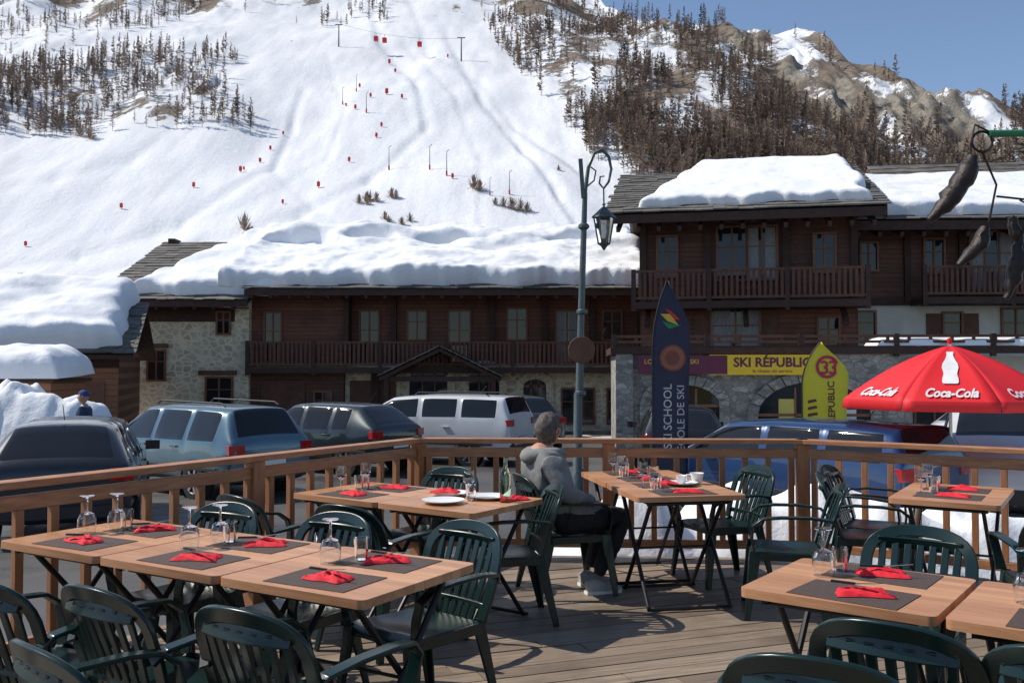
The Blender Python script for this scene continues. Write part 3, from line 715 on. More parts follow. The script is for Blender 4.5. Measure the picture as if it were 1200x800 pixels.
def mkchair():
    mb=MB()
    nx_,ny_=10,10; vs=[]
    for j in range(ny_+1):
        for i in range(nx_+1):
            u=i/nx_*2-1; v=j/ny_; wdt=.205+.025*v
            y=-.21+.44*v; z=.425-.022*(1-u*u)*math.sin(math.pi*min(1,v*1.1))+.01*v
            if v>.85: z-= (v-.85)**2*1.6
            vs.append((u*wdt,y,z))
    o=len(vs); vs+=[(x,y,z-.018) for x,y,z in vs]; W=nx_+1
    fs=[(j*W+i,j*W+i+1,(j+1)*W+i+1,(j+1)*W+i) for j in range(ny_) for i in range(nx_)]
    fs+=[tuple(o+k for k in reversed(f)) for f in fs]
    for i in range(nx_): fs+=[(i+1,i,o+i,o+i+1),(ny_*W+i,ny_*W+i+1,o+ny_*W+i+1,o+ny_*W+i)]
    for j in range(ny_): fs+=[(j*W,(j+1)*W,o+(j+1)*W,o+j*W),((j+1)*W+nx_,j*W+nx_,o+j*W+nx_,o+(j+1)*W+nx_)]
    mb.add(vs,fs)
    for s in(-1,1):
        mb.bb(min(s*.205,s*.225),max(s*.205,s*.225),-.2,.2,.375,.425)
        for (a,b_) in(((s*.222,.205,.43),(s*.262,.262,0)),((s*.20,-.20,.43),(s*.238,-.30,0))):
            mb.ribbon([a,b_],(0,1,0),[.075,.035],.014); a2=(a[0]-s*.02,a[1]+(.03 if a[1]>0 else -.03),a[2]); b2=(b_[0]-s*.01,b_[1]+(.012 if a[1]>0 else -.012),0)
            mb.ribbon([a2,b2],(1,0,0),[.055,.03],.014)
        mb.ribbon([(s*.235,-.285,.60),(s*.262,-.25,.645),(s*.285,-.12,.662),(s*.288,.05,.66),(s*.282,.16,.648),(s*.268,.222,.60),(s*.248,.228,.52),(s*.232,.215,.43)],
                  [(1,0,.0)]*8,[.04,.05,.056,.058,.058,.052,.05,.06],.016)
    def bp(x,z):
        t=(z-.43)/.43; return (x,-.205-.135*t-.05*(1-(x/.24)**2)*(.35+.65*t),z)
    hoop=[]
    for k in range(-9,10):
        t=k/9; 
        x=.235*math.copysign(abs(math.sin(t*math.pi/2))**.85,t); z=.60+.225*(max(0,math.cos(t*math.pi/2)))**.45
        hoop.append(bp(x,z))
    hoop=[bp(-.215,.43),bp(-.228,.52)]+hoop+[bp(.228,.52),bp(.215,.43)]
    n=len(hoop); side=[]
    for i in range(n):
        tg=(Vector(hoop[min(i+1,n-1)])-Vector(hoop[max(i-1,0)])).normalized(); side.append(tuple(tg.cross(Vector((0,1,.3))).normalized()))
    mb.ribbon(hoop,side,.055,.018)
    for zc,ww,xx in((.765,.06,.19),(.49,.035,.215)):
        mb.ribbon([bp(-xx+2*xx*k/12,zc) for k in range(13)],(0,.3,1),ww,.014)
    for k in range(-3,4):
        x=k*.055; mb.ribbon([bp(x*.8,.42),bp(x*.9,.52),bp(x,.64),bp(x*1.02,.775)],(1,0,0),.034,.012)
    return mb.mesh('plastic_chair',[M['green']],40)
chm=mkchair()
def chair(x,y,face,jit=True):
    a=R(face)-math.pi/2
    o=place(chm,'plastic_chair',(x,y,0),a)
    b=o.modifiers.new('bevel','BEVEL'); b.width=.004; b.segments=2; b.limit_method='ANGLE'; b.angle_limit=R(40)
for c in((-1.07,2.82,50),(-.68,3.24,60),(-1.26,3.52,57),(-1.78,3.66,66),
         (-.44,4.30,-132),(-1.08,4.52,-122),(-1.74,4.86,-118),
         (-.06,5.95,190),(-.62,6.72,-120),(-.75,5.42,58),(-1.42,5.78,50),
         (.40,6.70,18),(1.58,7.05,200),(1.80,6.10,168),
         (2.72,6.95,-35),(2.55,6.55,-20),(3.02,5.15,75),(3.62,5.45,140),
         (1.72,4.12,-128),(2.28,3.68,-125),(1.33,3.06,54),(1.74,2.76,49),(.95,2.76,63)):
    chair(*c)
tables=[(-.67,3.874,-30.7,1,1),(-1.328,4.264,-30.7,1.04,1.04),(-1.986,4.654,-30.7,1.04,1.04),(-.32,5.885,-35,1.05,1.05),(-.95,6.32,-35,1.05,1.05),
        (1.12,6.45,10,1.04,1.04),(.99,7.2,10,1.0,1.),(2.97,6.24,-33,.9,1.35),(1.36,3.63,-37,.97,.97),(1.94,3.19,-37,.97,.97)]
TT=[]
for x,y,r,sx,sy in tables:
    sc=1.04 if sx==1 else sx; place(tab,'terrace_table',(x,y,0),R(r),None,(sc,sy if sx!=1 else sc,1)); TT.append(Matrix.Translation((x,y,.76))@Matrix.Rotation(R(r),4,'Z'))
# tableware
mb=MB(); mb.box((0,0,.0012),(.40,.28,.0024)); matm=mb.mesh('placemat',[M['mat']])
def napk(seed):
    mb=MB(); n=16; vs=[]; r_=random.Random(seed)
    for j in range(n+1):
        for i in range(n+1):
            u,v=i/n*2-1,j/n*2-1; rr=max(abs(u),abs(v)); t=math.atan2(v,u)
            s_=1+.10*math.cos(3*t+seed)+.18*noise.noise(Vector((u*1.4,v*1.4,seed)))
            h=.004+.03*max(0,1-rr)**.7*(.5+1.0*abs(noise.noise(Vector((u*1.7+.5*v,v*2.5,seed+3)))))+.012*abs(noise.noise(Vector((u*5,v*5,seed))))
            if rr>.99:h=.003
            vs.append((u*.095*s_,v*.060*s_,h))
    W=n+1; fs=[(j*W+i,j*W+i+1,(j+1)*W+i+1,(j+1)*W+i) for j in range(n) for i in range(n)]
    mb.add(vs,fs); return mb.mesh('red_napkin',[M['red']],30)
NP=[napk(i) for i in range(4)]
mb=MB(); P_=[(.036,0),(.040,.03),(.039,.06),(.030,.085),(.006,.096),(.0045,.105),(.0045,.150),(.008,.158),(.030,.162),(.031,.165),(.0,.1655)]
inn=[(.034,0),(.038,.03),(.037,.06),(.028,.082),(.0,.092)]
mb.lathe(P_,24); mb.lathe(list(reversed(inn)),24); mb.lathe([(.034,0),(.036,0)],24); wgi=mb.mesh('upturned_wine_glass',[M['glass']],40)
mb=MB(); mb.lathe([(.0,.006),(.027,.006),(.033,.10),(.034,.10),(.029,0),(0,0)],24); tum=mb.mesh('water_tumbler',[M['glass']],40)
mb=MB(); mb.lathe([(0,.0),(.033,0),(.033,.003),(.006,.008),(.004,.07),(.012,.08),(.036,.105),(.039,.13),(.034,.175),(.033,.175),(.037,.13),(.034,.107),(0,.085)],24); wg=mb.mesh('wine_glass',[M['glass']],40)
mb=MB(); mb.ribbon([(-.11,0,.012),(-.02,0,.014)],(0,1,0),[.014,.011],.008,0); mb.ribbon([(-.02,0,.014),(.09,0,.03)],(0,1,0),[.018,.006],.0015,1); kn=mb.mesh('table_knife',[M['black'],M['steel']])
mb=MB(); mb.lathe([(0,0.004),(.05,.0),(.07,.004),(.115,.018),(.118,.021),(.07,.009),(0,.008)],32); plt=mb.mesh('plate',[M['white']],50)
mb=MB(); mb.lathe([(0,0),(.022,0),(.028,.01),(.040,.06),(.041,.062),(.037,.06),(.024,.012),(0,.01)],24); mb.tube([(.037,0,.05),(.058,0,.05),(.062,0,.035),(.055,0,.02),(.030,0,.018)],.004,6); cup=mb.mesh('coffee_cup',[M['white']],50)
mb=MB(); mb.lathe([(0,0),(.036,0),(.036,.16),(.03,.19),(.013,.22),(.013,.28),(.0,.28)],20); bot=mb.mesh('water_bottle',[M['gbottle']],40)
def put(me,name,T,x,y,r=0,dz=0,s=1): 
    o=place(me,name); o.matrix_world=T@Matrix.Translation((x,y,dz))@Matrix.Rotation(R(r),4,'Z')@Matrix.Scale(s,4); return o
k=0
for ti in(0,1,2,8,9):
    T=TT[ti]
    for sy in(-1,1):
        put(matm,'placemat',T,.03,sy*.19,random.uniform(-4,4),.0005)
        put(NP[k%4],'red_napkin',T,.05+random.uniform(-.03,.04),sy*.19+.01,random.uniform(-30,30)+90*(k%2)*.3,.003); 
        put(kn,'table_knife',T,.06,sy*.19-.01,random.uniform(-40,20)+20,.028); k+=1
    if ti in(0,8,9): put(wgi,'upturned_wine_glass',T,-.16,.05,0,.001,1.15)
    if ti in(1,2): put(wgi,'upturned_wine_glass',T,-.13,.10,0,.001,1.15); put(wgi,'upturned_wine_glass',T,-.19,-.03,0,.001,1.15)
    put(tum,'water_tumbler',T,-.13 if ti else -.08,.16,0,.001)
for ti in(5,6,7,4):
    T=TT[ti]
    for sy in(-1,1):
        put(matm,'placemat',T,.0,sy*.19,0,.0005); put(NP[k%4],'red_napkin',T,.03,sy*.2,random.uniform(-30,30),.003); k+=1
        put(wg,'wine_glass',T,-.18,sy*.12,0,.001); put(tum,'water_tumbler',T,-.12,sy*.03+.02,0,.001)
T=TT[3]
put(plt,'plate',T,-.02,-.16,0,.0005,1.15); put(plt,'plate',T,.10,.16,0,.0005,1.1); put(plt,'plate',T,-.2,.14,0,.0005,1.1)
put(NP[0],'red_napkin',T,-.22,.12,20,.02); put(NP[1],'red_napkin',T,.26,.2,60,.003); put(wg,'wine_glass',T,-.02,.1,0,.001); put(bot,'water_bottle',T,.27,.1,0,.001); put(tum,'water_tumbler',T,.05,.03,0,.001)
T=TT[5]; put(cup,'coffee_cup',T,.12,.16,0,.012); put(plt,'plate',T,.12,.16,0,.006); put(cup,'coffee_cup',T,.26,.22,160,.004,1.25)
# ---------------------------------------------------------------- people
def skinbody(name,J,E,Rd,bonemat,mats,parent,sub=2):
    names=list(J); idx={n:i for i,n in enumerate(names)}
    me=bpy.data.meshes.new(name); me.from_pydata([J[n] for n in names],[(idx[a],idx[b]) for a,b in E],[])
    ob=bpy.data.objects.new(name,me); scene.collection.objects.link(ob)
    ob.modifiers.new('skin','SKIN'); 
    for n,i in idx.items():
        r=Rd[n]; r=(r,r) if not isinstance(r,tuple) else r
        me.skin_vertices[0].data[i].radius=r; me.skin_vertices[0].data[i].use_root=(i==0)
    s=ob.modifiers.new('s','SUBSURF'); s.levels=sub; s.render_levels=sub
    bpy.context.view_layer.update(); dg=bpy.context.evaluated_depsgraph_get()
    m2=bpy.data.meshes.new_from_object(ob.evaluated_get(dg)); bpy.data.objects.remove(ob)
    m2.materials.clear()
    for q in mats: m2.materials.append(q)
    segs=[(Vector(J[a]),Vector(J[b]),bonemat.get((a,b),0)) for a,b in E]
    for p in m2.polygons:
        c=p.center; best=9;bm=0
        for a,b,mm in segs:
            d=b-a; t=max(0,min(1,(c-a).dot(d)/d.length_squared)); q=(c-(a+d*t)).length
            if q<best: best=q;bm=mm
        p.material_index=bm; p.use_smooth=True
    for v in m2.vertices:
        n_=noise.noise(v.co*14)*.010+noise.noise(Vector((v.co.x*20,v.co.y*20,v.co.z*45)))*.007
        v.co+=v.normal*n_
    return place(m2,name,parent=parent)
skin=simple('skin',(.50,.27,.18),(.42,.21,.14),12,.5,.05,.001); hairm=simple('grey_hair',(.13,.105,.085),(.035,.028,.024),60,.75,.8,.006,stretch=(1,1,.3))
def head(parent,loc,tiltz=0,hm=hairm,cap=None,glasses=True):
    h=empty('head',loc,tiltz); h.parent=parent
    mb=MB(); n,m_=36,26; vs=[];
    def shape(t,ph,grow=0):
        x,y,z=math.cos(t)*math.sin(ph),math.sin(t)*math.sin(ph),math.cos(ph)
        X,Y,Z=x*(.096+grow),y*(.076+grow),z*(.118+grow)
        if z<0:
            Y*=1+z*.32; X*= 1+z*.12 if x>0 else 1+z*.40
        if x>0:
            g=lambda cy,cz,s:math.exp(-((Y-cy)**2+(Z-cz)**2)/s**2)
            if grow==0: X+=.020*math.exp(-(Y/.010)**2-((Z+.018)/.017)**2)+.010*math.exp(-(Y/.008)**2-((Z-.0)/.022)**2)-.009*(g(.031,.012,.014)+g(-.031,.012,.014))+.006*g(0,-.060,.014)+.007*g(0,-.098,.02)+.004*g(.03,.030,.014)+.004*g(-.03,.03,.014)
        return (X,Y,Z)
    for j in range(m_+1):
        for i in range(n): vs.append(shape(2*math.pi*i/n,math.pi*j/m_))
    fs=[(j*n+i,(j+1)*n+i,(j+1)*n+(i+1)%n,j*n+(i+1)%n) for j in range(m_) for i in range(n)]
    mb.add(vs,fs,0)
    for s in(-1,1):
        mb.tube([(-.012,s*.072,-.03),(-.004,s*.084,-.028),(.004,s*.090,-.005),(-.002,s*.096,.018),(-.016,s*.094,.022),(-.022,s*.086,.0),(-.016,s*.078,-.022)],.009,6,0)
        mb.lathe([(0,-.011),(.008,-.008),(.011,0),(.008,.008),(0,.011)],10,1,(.078,s*.031,.012)); mb.lathe([(0,-.004),(.0045,0),(0,.004)],8,2,(.0875,s*.031,.012))
        if glasses:
            ring=[(.098,s*.032+.022*math.cos(q),.010+.017*math.sin(q)) for q in np.linspace(0,6.28,13)]; mb.tube(ring,.0018,5,2); mb.tube([(.096,s*.054,.014),(.0,s*.094,.016)],.0025,5,2)
    mb.tube([(.092,-.022,-.060),(.098,0,-.061),(.092,.022,-.060)],[.003,.005,.003],6,3)
    mb.obj('face',[skin,M['white'],M['black'],M['red']],h,smooth=60)
    hb=MB(); vs=[];fs=[]
    for j in range(m_+1):
        for i in range(n):
            t=2*math.pi*i/n; ph=math.pi*j/m_; p=shape(t,ph,.018); v=Vector(p); v*=1+.09*noise.noise(v*38)+.06*noise.noise(v*100); vs.append(v)
    for j in range(m_):
        for i in range(n):
            t=2*math.pi*(i+.5)/n; ph=math.pi*(j+.5)/m_; fr=math.cos(t)
            lim=2.2+.1*math.sin(i*2.1) if fr<-.25 else (1.45 if fr<.3 else .92)
            if ph<lim and not(cap and ph>1.45): fs.append((j*n+i,(j+1)*n+i,(j+1)*n+(i+1)%n,j*n+(i+1)%n))
    hb.add(vs,fs,0); hb.obj('hair',[cap or hm],h,smooth=180)
    return h
def hand(parent,mat,w,dirv,palm,s=1,curl=.5):
    mb=MB(); d=Vector(dirv).normalized(); nrm=Vector(palm); nrm=(nrm-d*nrm.dot(d)).normalized(); sd=d.cross(nrm)*s; w=Vector(w)
    mb.ribbon([w-d*.02,w+d*.03,w+d*.09],[tuple(sd)]*3,[.05,.078,.082],.028)
    for i,(L,o) in enumerate(((.068,-.032),(.076,-.011),(.071,.011),(.056,.031))):
        p=w+d*.085+sd*o; a=0;pts=[p];seg=[.42,.32,.26]
        for q in seg: a+=curl; p=p+(d*math.cos(a)+nrm*math.sin(a))*L*q*1.1; pts.append(p)
        mb.tube(pts,[.0095,.009,.008,.006],7)
    p=w+d*.025-sd*.034; mb.tube([p,p+d*.025-sd*.022+nrm*.005,p+d*.05-sd*.026+nrm*.015,p+d*.068-sd*.02+nrm*.022],[.012,.011,.0095,.007],7)
    o=mb.obj('hand',[mat],parent,smooth=60); b=o.modifiers.new('s','SUBSURF'); b.levels=1;b.render_levels=1
jk=simple('grey_jacket',(.22,.22,.215),(.13,.13,.13),9,.85,.5,.008); tr=simple('black_trousers',(.014,.014,.017),(.008,.008,.01),9,.8,.4,.004); shm=simple('trainer_grey',(.45,.43,.40),(.3,.29,.27),25,.7,.3,.003)
man=empty('seated_man',(.33,6.64,0),R(20))
J={'pel':(0,0,.54),'sp':(-.05,0,.70),'ch':(-.11,0,.87),'nb':(-.12,0,1.0),'nk':(-.095,0,1.07),
   'sl':(-.125,.175,.965),'el':(-.02,.26,.72),'wl':(.20,.13,.655),'sr':(-.125,-.175,.965),'er':(-.04,-.27,.72),'wr':(.19,-.13,.655),
   'hl':(.03,.10,.525),'kl':(.475,.15,.545),'al':(.31,.13,.12),'hr':(.03,-.10,.525),'kr':(.475,-.13,.545),'ar':(.25,-.12,.12)}
E=[('pel','sp'),('sp','ch'),('ch','nb'),('nb','nk'),('ch','sl'),('sl','el'),('el','wl'),('ch','sr'),('sr','er'),('er','wr'),('pel','hl'),('hl','kl'),('kl','al'),('pel','hr'),('hr','kr'),('kr','ar')]
Rd={'pel':(.175,.15),'sp':(.19,.165),'ch':(.195,.16),'nb':(.11,.10),'nk':(.062,.062),'sl':.105,'el':.072,'wl':.042,'sr':.105,'er':.072,'wr':.042,'hl':.115,'kl':.075,'al':.055,'hr':.115,'kr':.075,'ar':.055}
bm={('pel','hl'):1,('hl','kl'):1,('kl','al'):1,('pel','hr'):1,('hr','kr'):1,('kr','ar'):1,('nb','nk'):2}
skinbody('body',J,E,Rd,bm,[jk,tr,skin],man,3)
head(man,(-.075,0,1.15),R(34))
hand(man,skin,(.20,.13,.655),(.95,-.35,-.12),(0,0,-1),1,.35); hand(man,skin,(.19,-.13,.655),(.95,.35,-.12),(0,0,-1),-1,.35)
mb=MB()
hd=[(-.215+.21*(abs(k/6))**2.2,.13*math.sin(k/6*math.pi/2),.995-.02*math.cos(k/6*3)) for k in range(-6,7)]
mb.tube(hd,[.03,.042,.05,.057,.063,.068,.07,.068,.063,.057,.05,.042,.03],12,0,flat=.8)
for a,b_ in(((.16,.155,.667),(.205,.126,.654)),((.15,-.155,.667),(.195,-.126,.654))): mb.tube([a,b_],[.052,.047],12,0)
mb.obj('hood_and_cuffs',[jk],man,smooth=180)
for nm,(x,y) in(('shoe_l',(.31,.13)),('shoe_r',(.25,-.12))):
    mb=MB()
    prof=[(-.085,.028,.04,.09),(-.05,.038,.045,.11),(0,.040,.05,.105),(.06,.043,.045,.075),(.12,.048,.04,.055),(.165,.043,.035,.045),(.19,.02,.03,.038)]
    vs=[]
    for (xx,wd,zz,ht) in prof:
        for q in range(12):
            t=2*math.pi*q/12; zq=math.sin(t); vs.append((x+xx,y+wd*math.cos(t)*(1 if zq<0 else .9),.002+max(.0,(.5+.5*zq))*ht if zq>-.6 else .002))
    fs=[(i*12+q,i*12+(q+1)%12,(i+1)*12+(q+1)%12,(i+1)*12+q) for i in range(6) for q in range(12)]+[tuple(range(11,-1,-1)),tuple(72+q for q in range(12))]
    mb.add(vs,fs,0); mb.prism([(x-.09,y-.03),(x-.03,y-.042),(x+.1,y-.05),(x+.17,y-.045),(x+.2,y),(x+.17,y+.045),(x+.1,y+.05),(x-.03,y+.042),(x-.09,y+.03)],.0,.022,1)
    mb.obj(nm,[shm,M['white']],man,smooth=50)
nav=simple('blue_jacket',(.03,.05,.12),(.02,.03,.08),8,.8,.3,.005); capm=simple('blue_hat',(.03,.06,.2),None,20,.8,.3,.003)
ped=empty('pedestrian',(-7.95,17.2,gz(17)),R(190))
J={'pel':(0,0,.95),'sp':(0,0,1.12),'ch':(0,0,1.32),'nb':(0,0,1.43),'nk':(.01,0,1.52),'sl':(0,.17,1.4),'el':(.0,.24,1.13),'wl':(.12,.22,.92),'sr':(0,-.17,1.4),'er':(0,-.24,1.13),'wr':(.12,-.22,.92),'hl':(0,.1,.9),'kl':(.05,.1,.5),'al':(-.05,.1,.1),'fl':(.1,.1,.04),'hr':(0,-.1,.9),'kr':(.0,-.1,.5),'ar':(-.08,-.1,.1),'fr':(.07,-.1,.04)}
E2=E+[('al','fl'),('ar','fr')]; Rd2={'pel':(.15,.125),'sp':(.155,.135),'ch':(.16,.135),'nb':(.085,.085),'nk':(.055,.055),'sl':.085,'el':.058,'wl':.036,'sr':.085,'er':.058,'wr':.036,'hl':.10,'kl':.066,'al':.05,'hr':.10,'kr':.066,'ar':.05,'fl':.045,'fr':.045}
skinbody('body',J,E2,Rd2,bm,[nav,tr,skin],ped)
head(ped,(.02,0,1.62),0,cap=capm,glasses=False); hand(ped,skin,(.12,.22,.92),(.3,0,-1),(0,-1,0),1,.3); hand(ped,skin,(.12,-.22,.92),(.3,0,-1),(0,1,0),-1,.3)
# ---------------------------------------------------------------- cars
tire=simple('tyre',(.02,.02,.02),None,10,.85,.2,.003); alloy=simple('alloy',(.45,.45,.47),None,10,.3,0,metal=.8)
carg=simple('car_glass',(.012,.014,.016),(.008,.009,.01),2,.04,0); trim=simple('black_trim',(.02,.02,.022),None,10,.5,0)
tail=simple('tail_lamp',(.45,.01,.01),(.3,.005,.005),20,.12,0,coat=.5); lampc=simple('head_lamp',(.6,.62,.65),None,10,.08,0,coat=.5)
plate=simple('number_plate',(.75,.75,.7),(.7,.7,.66),10,.4,0)
def paint(n,c,metal=.4):
    m=simple(n,c,tuple(x*.8 for x in c),1.2,.34,0,metal=metal,coat=.7); return m
def car(x,y,head_,mat,kind='wagon',L=4.5,W=1.76,H=1.45,rack=False):
    e=empty('parked_car',(x,y,gz(y)),math.atan2(head_[1],head_[0]))
    k=L/4.5; w_=W/2; hs=H/1.45
    if kind=='wagon': S=[(-2.25,.84,.42,.82,.84,.80,0,0),(-2.2,.94,.30,.93,.95,.84,0,0),(-2.14,.97,.27,.96,1.0,.84,0,1),(-1.88,.99,.25,.96,1.42,.70,0,0),(-1.78,.99,.25,.96,1.44,.70,1,0),(-1.05,1,.25,.95,1.46,.70,0,0),(-.97,1,.25,.95,1.46,.70,1,0),(-.12,1,.25,.94,1.46,.70,0,0),(-.04,1,.25,.94,1.46,.70,1,0),(.45,1,.25,.93,1.43,.69,1,1),(1.22,1,.25,.93,1.0,.80,0,0),(1.5,.99,.25,.89,.94,.76,0,0),(2.0,.95,.25,.76,.80,.72,0,0),(2.2,.86,.3,.62,.68,.68,0,0),(2.25,.78,.38,.55,.58,.6,0,0)]
    elif kind=='hatch': S=[(-2.1,.82,.42,.84,.86,.76,0,0),(-2.05,.93,.30,.96,.98,.80,0,0),(-1.98,.96,.27,1.0,1.04,.82,0,1),(-1.45,.99,.25,.99,1.40,.66,0,0),(-1.30,.99,.25,.98,1.42,.67,1,0),(-.85,1,.25,.96,1.44,.68,0,0),(-.77,1,.25,.96,1.44,.68,1,0),(0.0,1,.25,.94,1.45,.69,0,0),(.08,1,.25,.94,1.45,.69,1,0),(.5,1,.25,.93,1.42,.68,1,1),(1.25,1,.25,.93,1.0,.80,0,0),(1.5,.99,.25,.89,.94,.76,0,0),(1.9,.95,.25,.76,.80,.72,0,0),(2.1,.86,.3,.62,.68,.68,0,0),(2.15,.78,.38,.55,.58,.6,0,0)]
    else: S=[(-2.3,.88,.42,.9,.92,.85,0,0),(-2.27,.96,.32,1.02,1.04,.88,0,0),(-2.25,.98,.30,1.05,1.10,.88,0,1),(-2.1,.99,.28,1.05,1.44,.80,0,0),(-1.98,.99,.28,1.05,1.45,.80,1,0),(-1.1,1,.28,1.05,1.47,.80,0,0),(-1.0,1,.28,1.05,1.47,.80,1,0),(-.1,1,.28,1.04,1.47,.80,0,0),(0,1,.28,1.04,1.47,.80,1,0),(.75,1,.28,1.02,1.42,.78,1,1),(1.45,1,.28,1.0,1.06,.86,0,0),(1.7,.99,.28,.96,1.0,.82,0,0),(2.1,.95,.28,.84,.88,.8,0,0),(2.28,.88,.3,.7,.75,.75,0,0),(2.32,.8,.38,.6,.62,.68,0,0)]
    vs=[];fs=[];mi=[];n=16
    for (sx,sw,zl,zb,zr,wr_,a,b_) in S:
        hw=w_*sw; wr2=w_*wr_; zb*=hs; zr*=hs
        half=[(0,zl),(hw*.8,zl),(hw*.97,zl+.09),(hw*1.0,(zl+zb)/2),(hw*.965,zb-.02),(max(wr2,0)*1.0+(.02),max(zr-.055,zb+.005)),(wr2*.86,zr),(wr2*.45,zr+.018),(0,zr+.022)]
        ring=half+[(-p,q) for p,q in half[-2:0:-1]]
        vs+=[(sx*k,p,q) for p,q in ring]
    n=len(ring)
    for i in range(len(S)-1):
        for q in range(n):
            fs.append((i*n+q,i*n+(q+1)%n,(i+1)*n+(q+1)%n,(i+1)*n+q))
            hq=q if q<8 else n-1-q
            m_=0
            if hq==4 and S[i][6]: m_=1
            if hq in(6,7) and S[i][7]: m_=1
            if hq in(0,1): m_=2
            mi.append(m_)
    fs+=[tuple(range(n-1,-1,-1)),tuple((len(S)-1)*n+q for q in range(n))]; mi+=[0,0]
    mb=MB(); mb.add([(a,-b_,c) for a,b_,c in vs],fs,mi); me=mb.mesh('body',[mat,carg,trim],180)
    ob=place(me,'body',parent=e); sb=ob.modifiers.new('s','SUBSURF'); sb.levels=2; sb.render_levels=2
    cr=me.attributes.new('crease_edge','FLOAT','EDGE'); cv=me.attributes.new('crease_vert','FLOAT','POINT')
    em={}
    for p in me.polygons:
        for ek in p.edge_keys: em.setdefault(ek,[]).append(p.material_index)
    cval=[0.]*len(me.vertices); ce=[]
    for ed in me.edges:
        mm=set(em.get(tuple(sorted(ed.vertices)),[0])); on=(1 in mm and len(mm)>1); ce.append(.9 if on else 0)
        if on:
            for vi in ed.vertices: cval[vi]=.85
    cr.data.foreach_set('value',ce); cv.data.foreach_set('value',cval)
    mb=MB(); wx=(1.38*k,-1.32*k); 
    for X_ in wx:
        for s in(-1,1):
            T=Matrix.Translation((X_,s*(w_-.12),.31))
            mb.lathe([(0,.0),(.36,.0),(.37,.115)],28,0,(0,0,0),T@Matrix.Rotation(R(-90*s),4,'X'))
            T2=T@Matrix.Rotation(R(-90*s),4,'X')
            mb.lathe([(.0,-.08),(.3,-.08),(.315,-.05),(.315,.10),(.30,.128),(.215,.13),(.205,.11),(.0,.10)],28,0,(0,0,0),T2)
            for q in range(7):
                t=2*math.pi*q/7; mb.box((.11*math.cos(t),.11*math.sin(t),.118),(.19,.045,.02),1,(0,0,t),T2)
            mb.lathe([(.205,.112),(.20,.128),(.19,.112)],24,1,(0,0,0),T2)
    mb.obj('wheels',[tire,alloy],e,smooth=40)
    mb=MB(); xr=S[1][0]*k; zb=S[2][3]*hs
    for s in(-1,1):
        mb.box((xr+.03,s*w_*.80,zb-.14),(.12,.27,.15),0,(0,0,s*R(-12))); mb.box((S[-3][0]*k,s*w_*.74,.66*hs),(.2,.3,.13),1,(0,0,s*R(-24)))
        mb.box(((.95)*k,s*(w_+.07),.98*hs),(.11,.2,.13),3)
        for hx_ in(.15,-.75): mb.box((hx_*k,s*(w_*1.0),.83*hs),(.17,.03,.028),3)
        mb.bb(-1.9*k,1.9*k,s*w_*1.0-.012,s*w_*1.0+.012,.5,.55,2)
        if rack: mb.tube([(-1.7*k,s*w_*.62,1.47*hs),(-1.6*k,s*w_*.62,1.52*hs),(.1,s*w_*.62,1.54*hs),(.2,s*w_*.62,1.48*hs)],.016,6,2)
    mb.box((xr-.045,0,.62),(.02,.52,.11),2); mb.box((xr-.058,0,.62),(.012,.48,.09),4)
    mb.box((xr-.0,0,.42),(.16,W*.84,.14),2); mb.tube([(xr+.25,0,zb+.12),(xr+.12,.32,zb+.08)],.01,5,2); mb.box((S[-2][0]*k+.02,0,.5),(.05,.8,.2),2)
    mb.tube([(-1.2*k,0,1.48*hs),(-1.4*k,0,1.68*hs)],.006,5,2)
    mb.obj('lamps_trim',[tail,lampc,trim,mat,plate],e,bevel=.012)
    return e
car(-5.95,12.6,(-.33,.94),paint('paint_charcoal',(.022,.026,.032)),'hatch',4.3,1.78,1.42)
car(-5.75,16.6,(-.80,.60),paint('paint_steel_blue',(.085,.16,.215)),'wagon',4.6,1.74,1.5,True)
car(-4.0,20.2,(-.85,.53),paint('paint_dark_green',(.02,.03,.035)),'hatch',4.3,1.75,1.46)
car(-1.9,22.3,(-.93,.36),paint('paint_white',(.62,.63,.64),0),'suv',4.5,1.8,1.58,True)
car(-.1,25.8,(-.4,.92),paint('paint_grey',(.12,.12,.13)),'hatch',4.2,1.75,1.55)
car(3.5,19.5,(.1,1),paint('paint_black',(.02,.02,.022)),'hatch',4.2,1.75,1.42)
car(3.85,12.6,(-.62,.78),paint('paint_blue',(.012,.045,.14),.3),'suv',3.9,1.7,1.38)
car(7.3,13.6,(-.45,-.89),paint('paint_white2',(.62,.63,.64),0),'suv',4.6,1.85,1.62)
car(11.5,21,(.9,.4),paint('paint_silver',(.4,.41,.43)),'hatch',4.2,1.75,1.45)
# ---------------------------------------------------------------- street lamp
iron=simple('lamp_iron',(.10,.125,.125),(.06,.08,.08),15,.45,.1,.003,metal=.4)
sl=empty('street_lamp',(0,14,0)); g0=gz(14); mb=MB()
mb.tube([(.985,0,g0),(.985,0,g0+.5),(.99,0,g0+.55),(1.0,0,1.2),(1.02,0,1.25),(1.05,0,2.4),(1.09,0,3.6),(1.113,0,4.265)],[.12,.11,.075,.062,.06,.052,.045,.038],14)
for z in(g0+.55,1.22,2.45,3.75): mb.lathe([(.05,-.05),(.085,-.02),(.085,.02),(.05,.05)],14,0,(1.0+.03*(z+.5)*.9*.8,0,z))
mb.tube([(1.113,0,4.265),(1.164,0,4.653),(1.255,0,4.873),(1.371,0,4.925),(1.475,0,4.82),(1.514,0,4.627),(1.475,0,4.433),(1.397,0,4.33),(1.332,0,4.407),(1.345,0,4.51),(1.41,0,4.52)],[.032,.03,.028,.026,.024,.022,.02,.02,.016,.013,.01],8)
mb.tube([(1.13,0,4.35),(1.25,0,4.45),(1.28,0,4.6),(1.2,0,4.66)],.012,6); mb.tube([(1.397,0,4.33),(1.40,0,4.06)],.012,6)
c=(1.40,0,0)
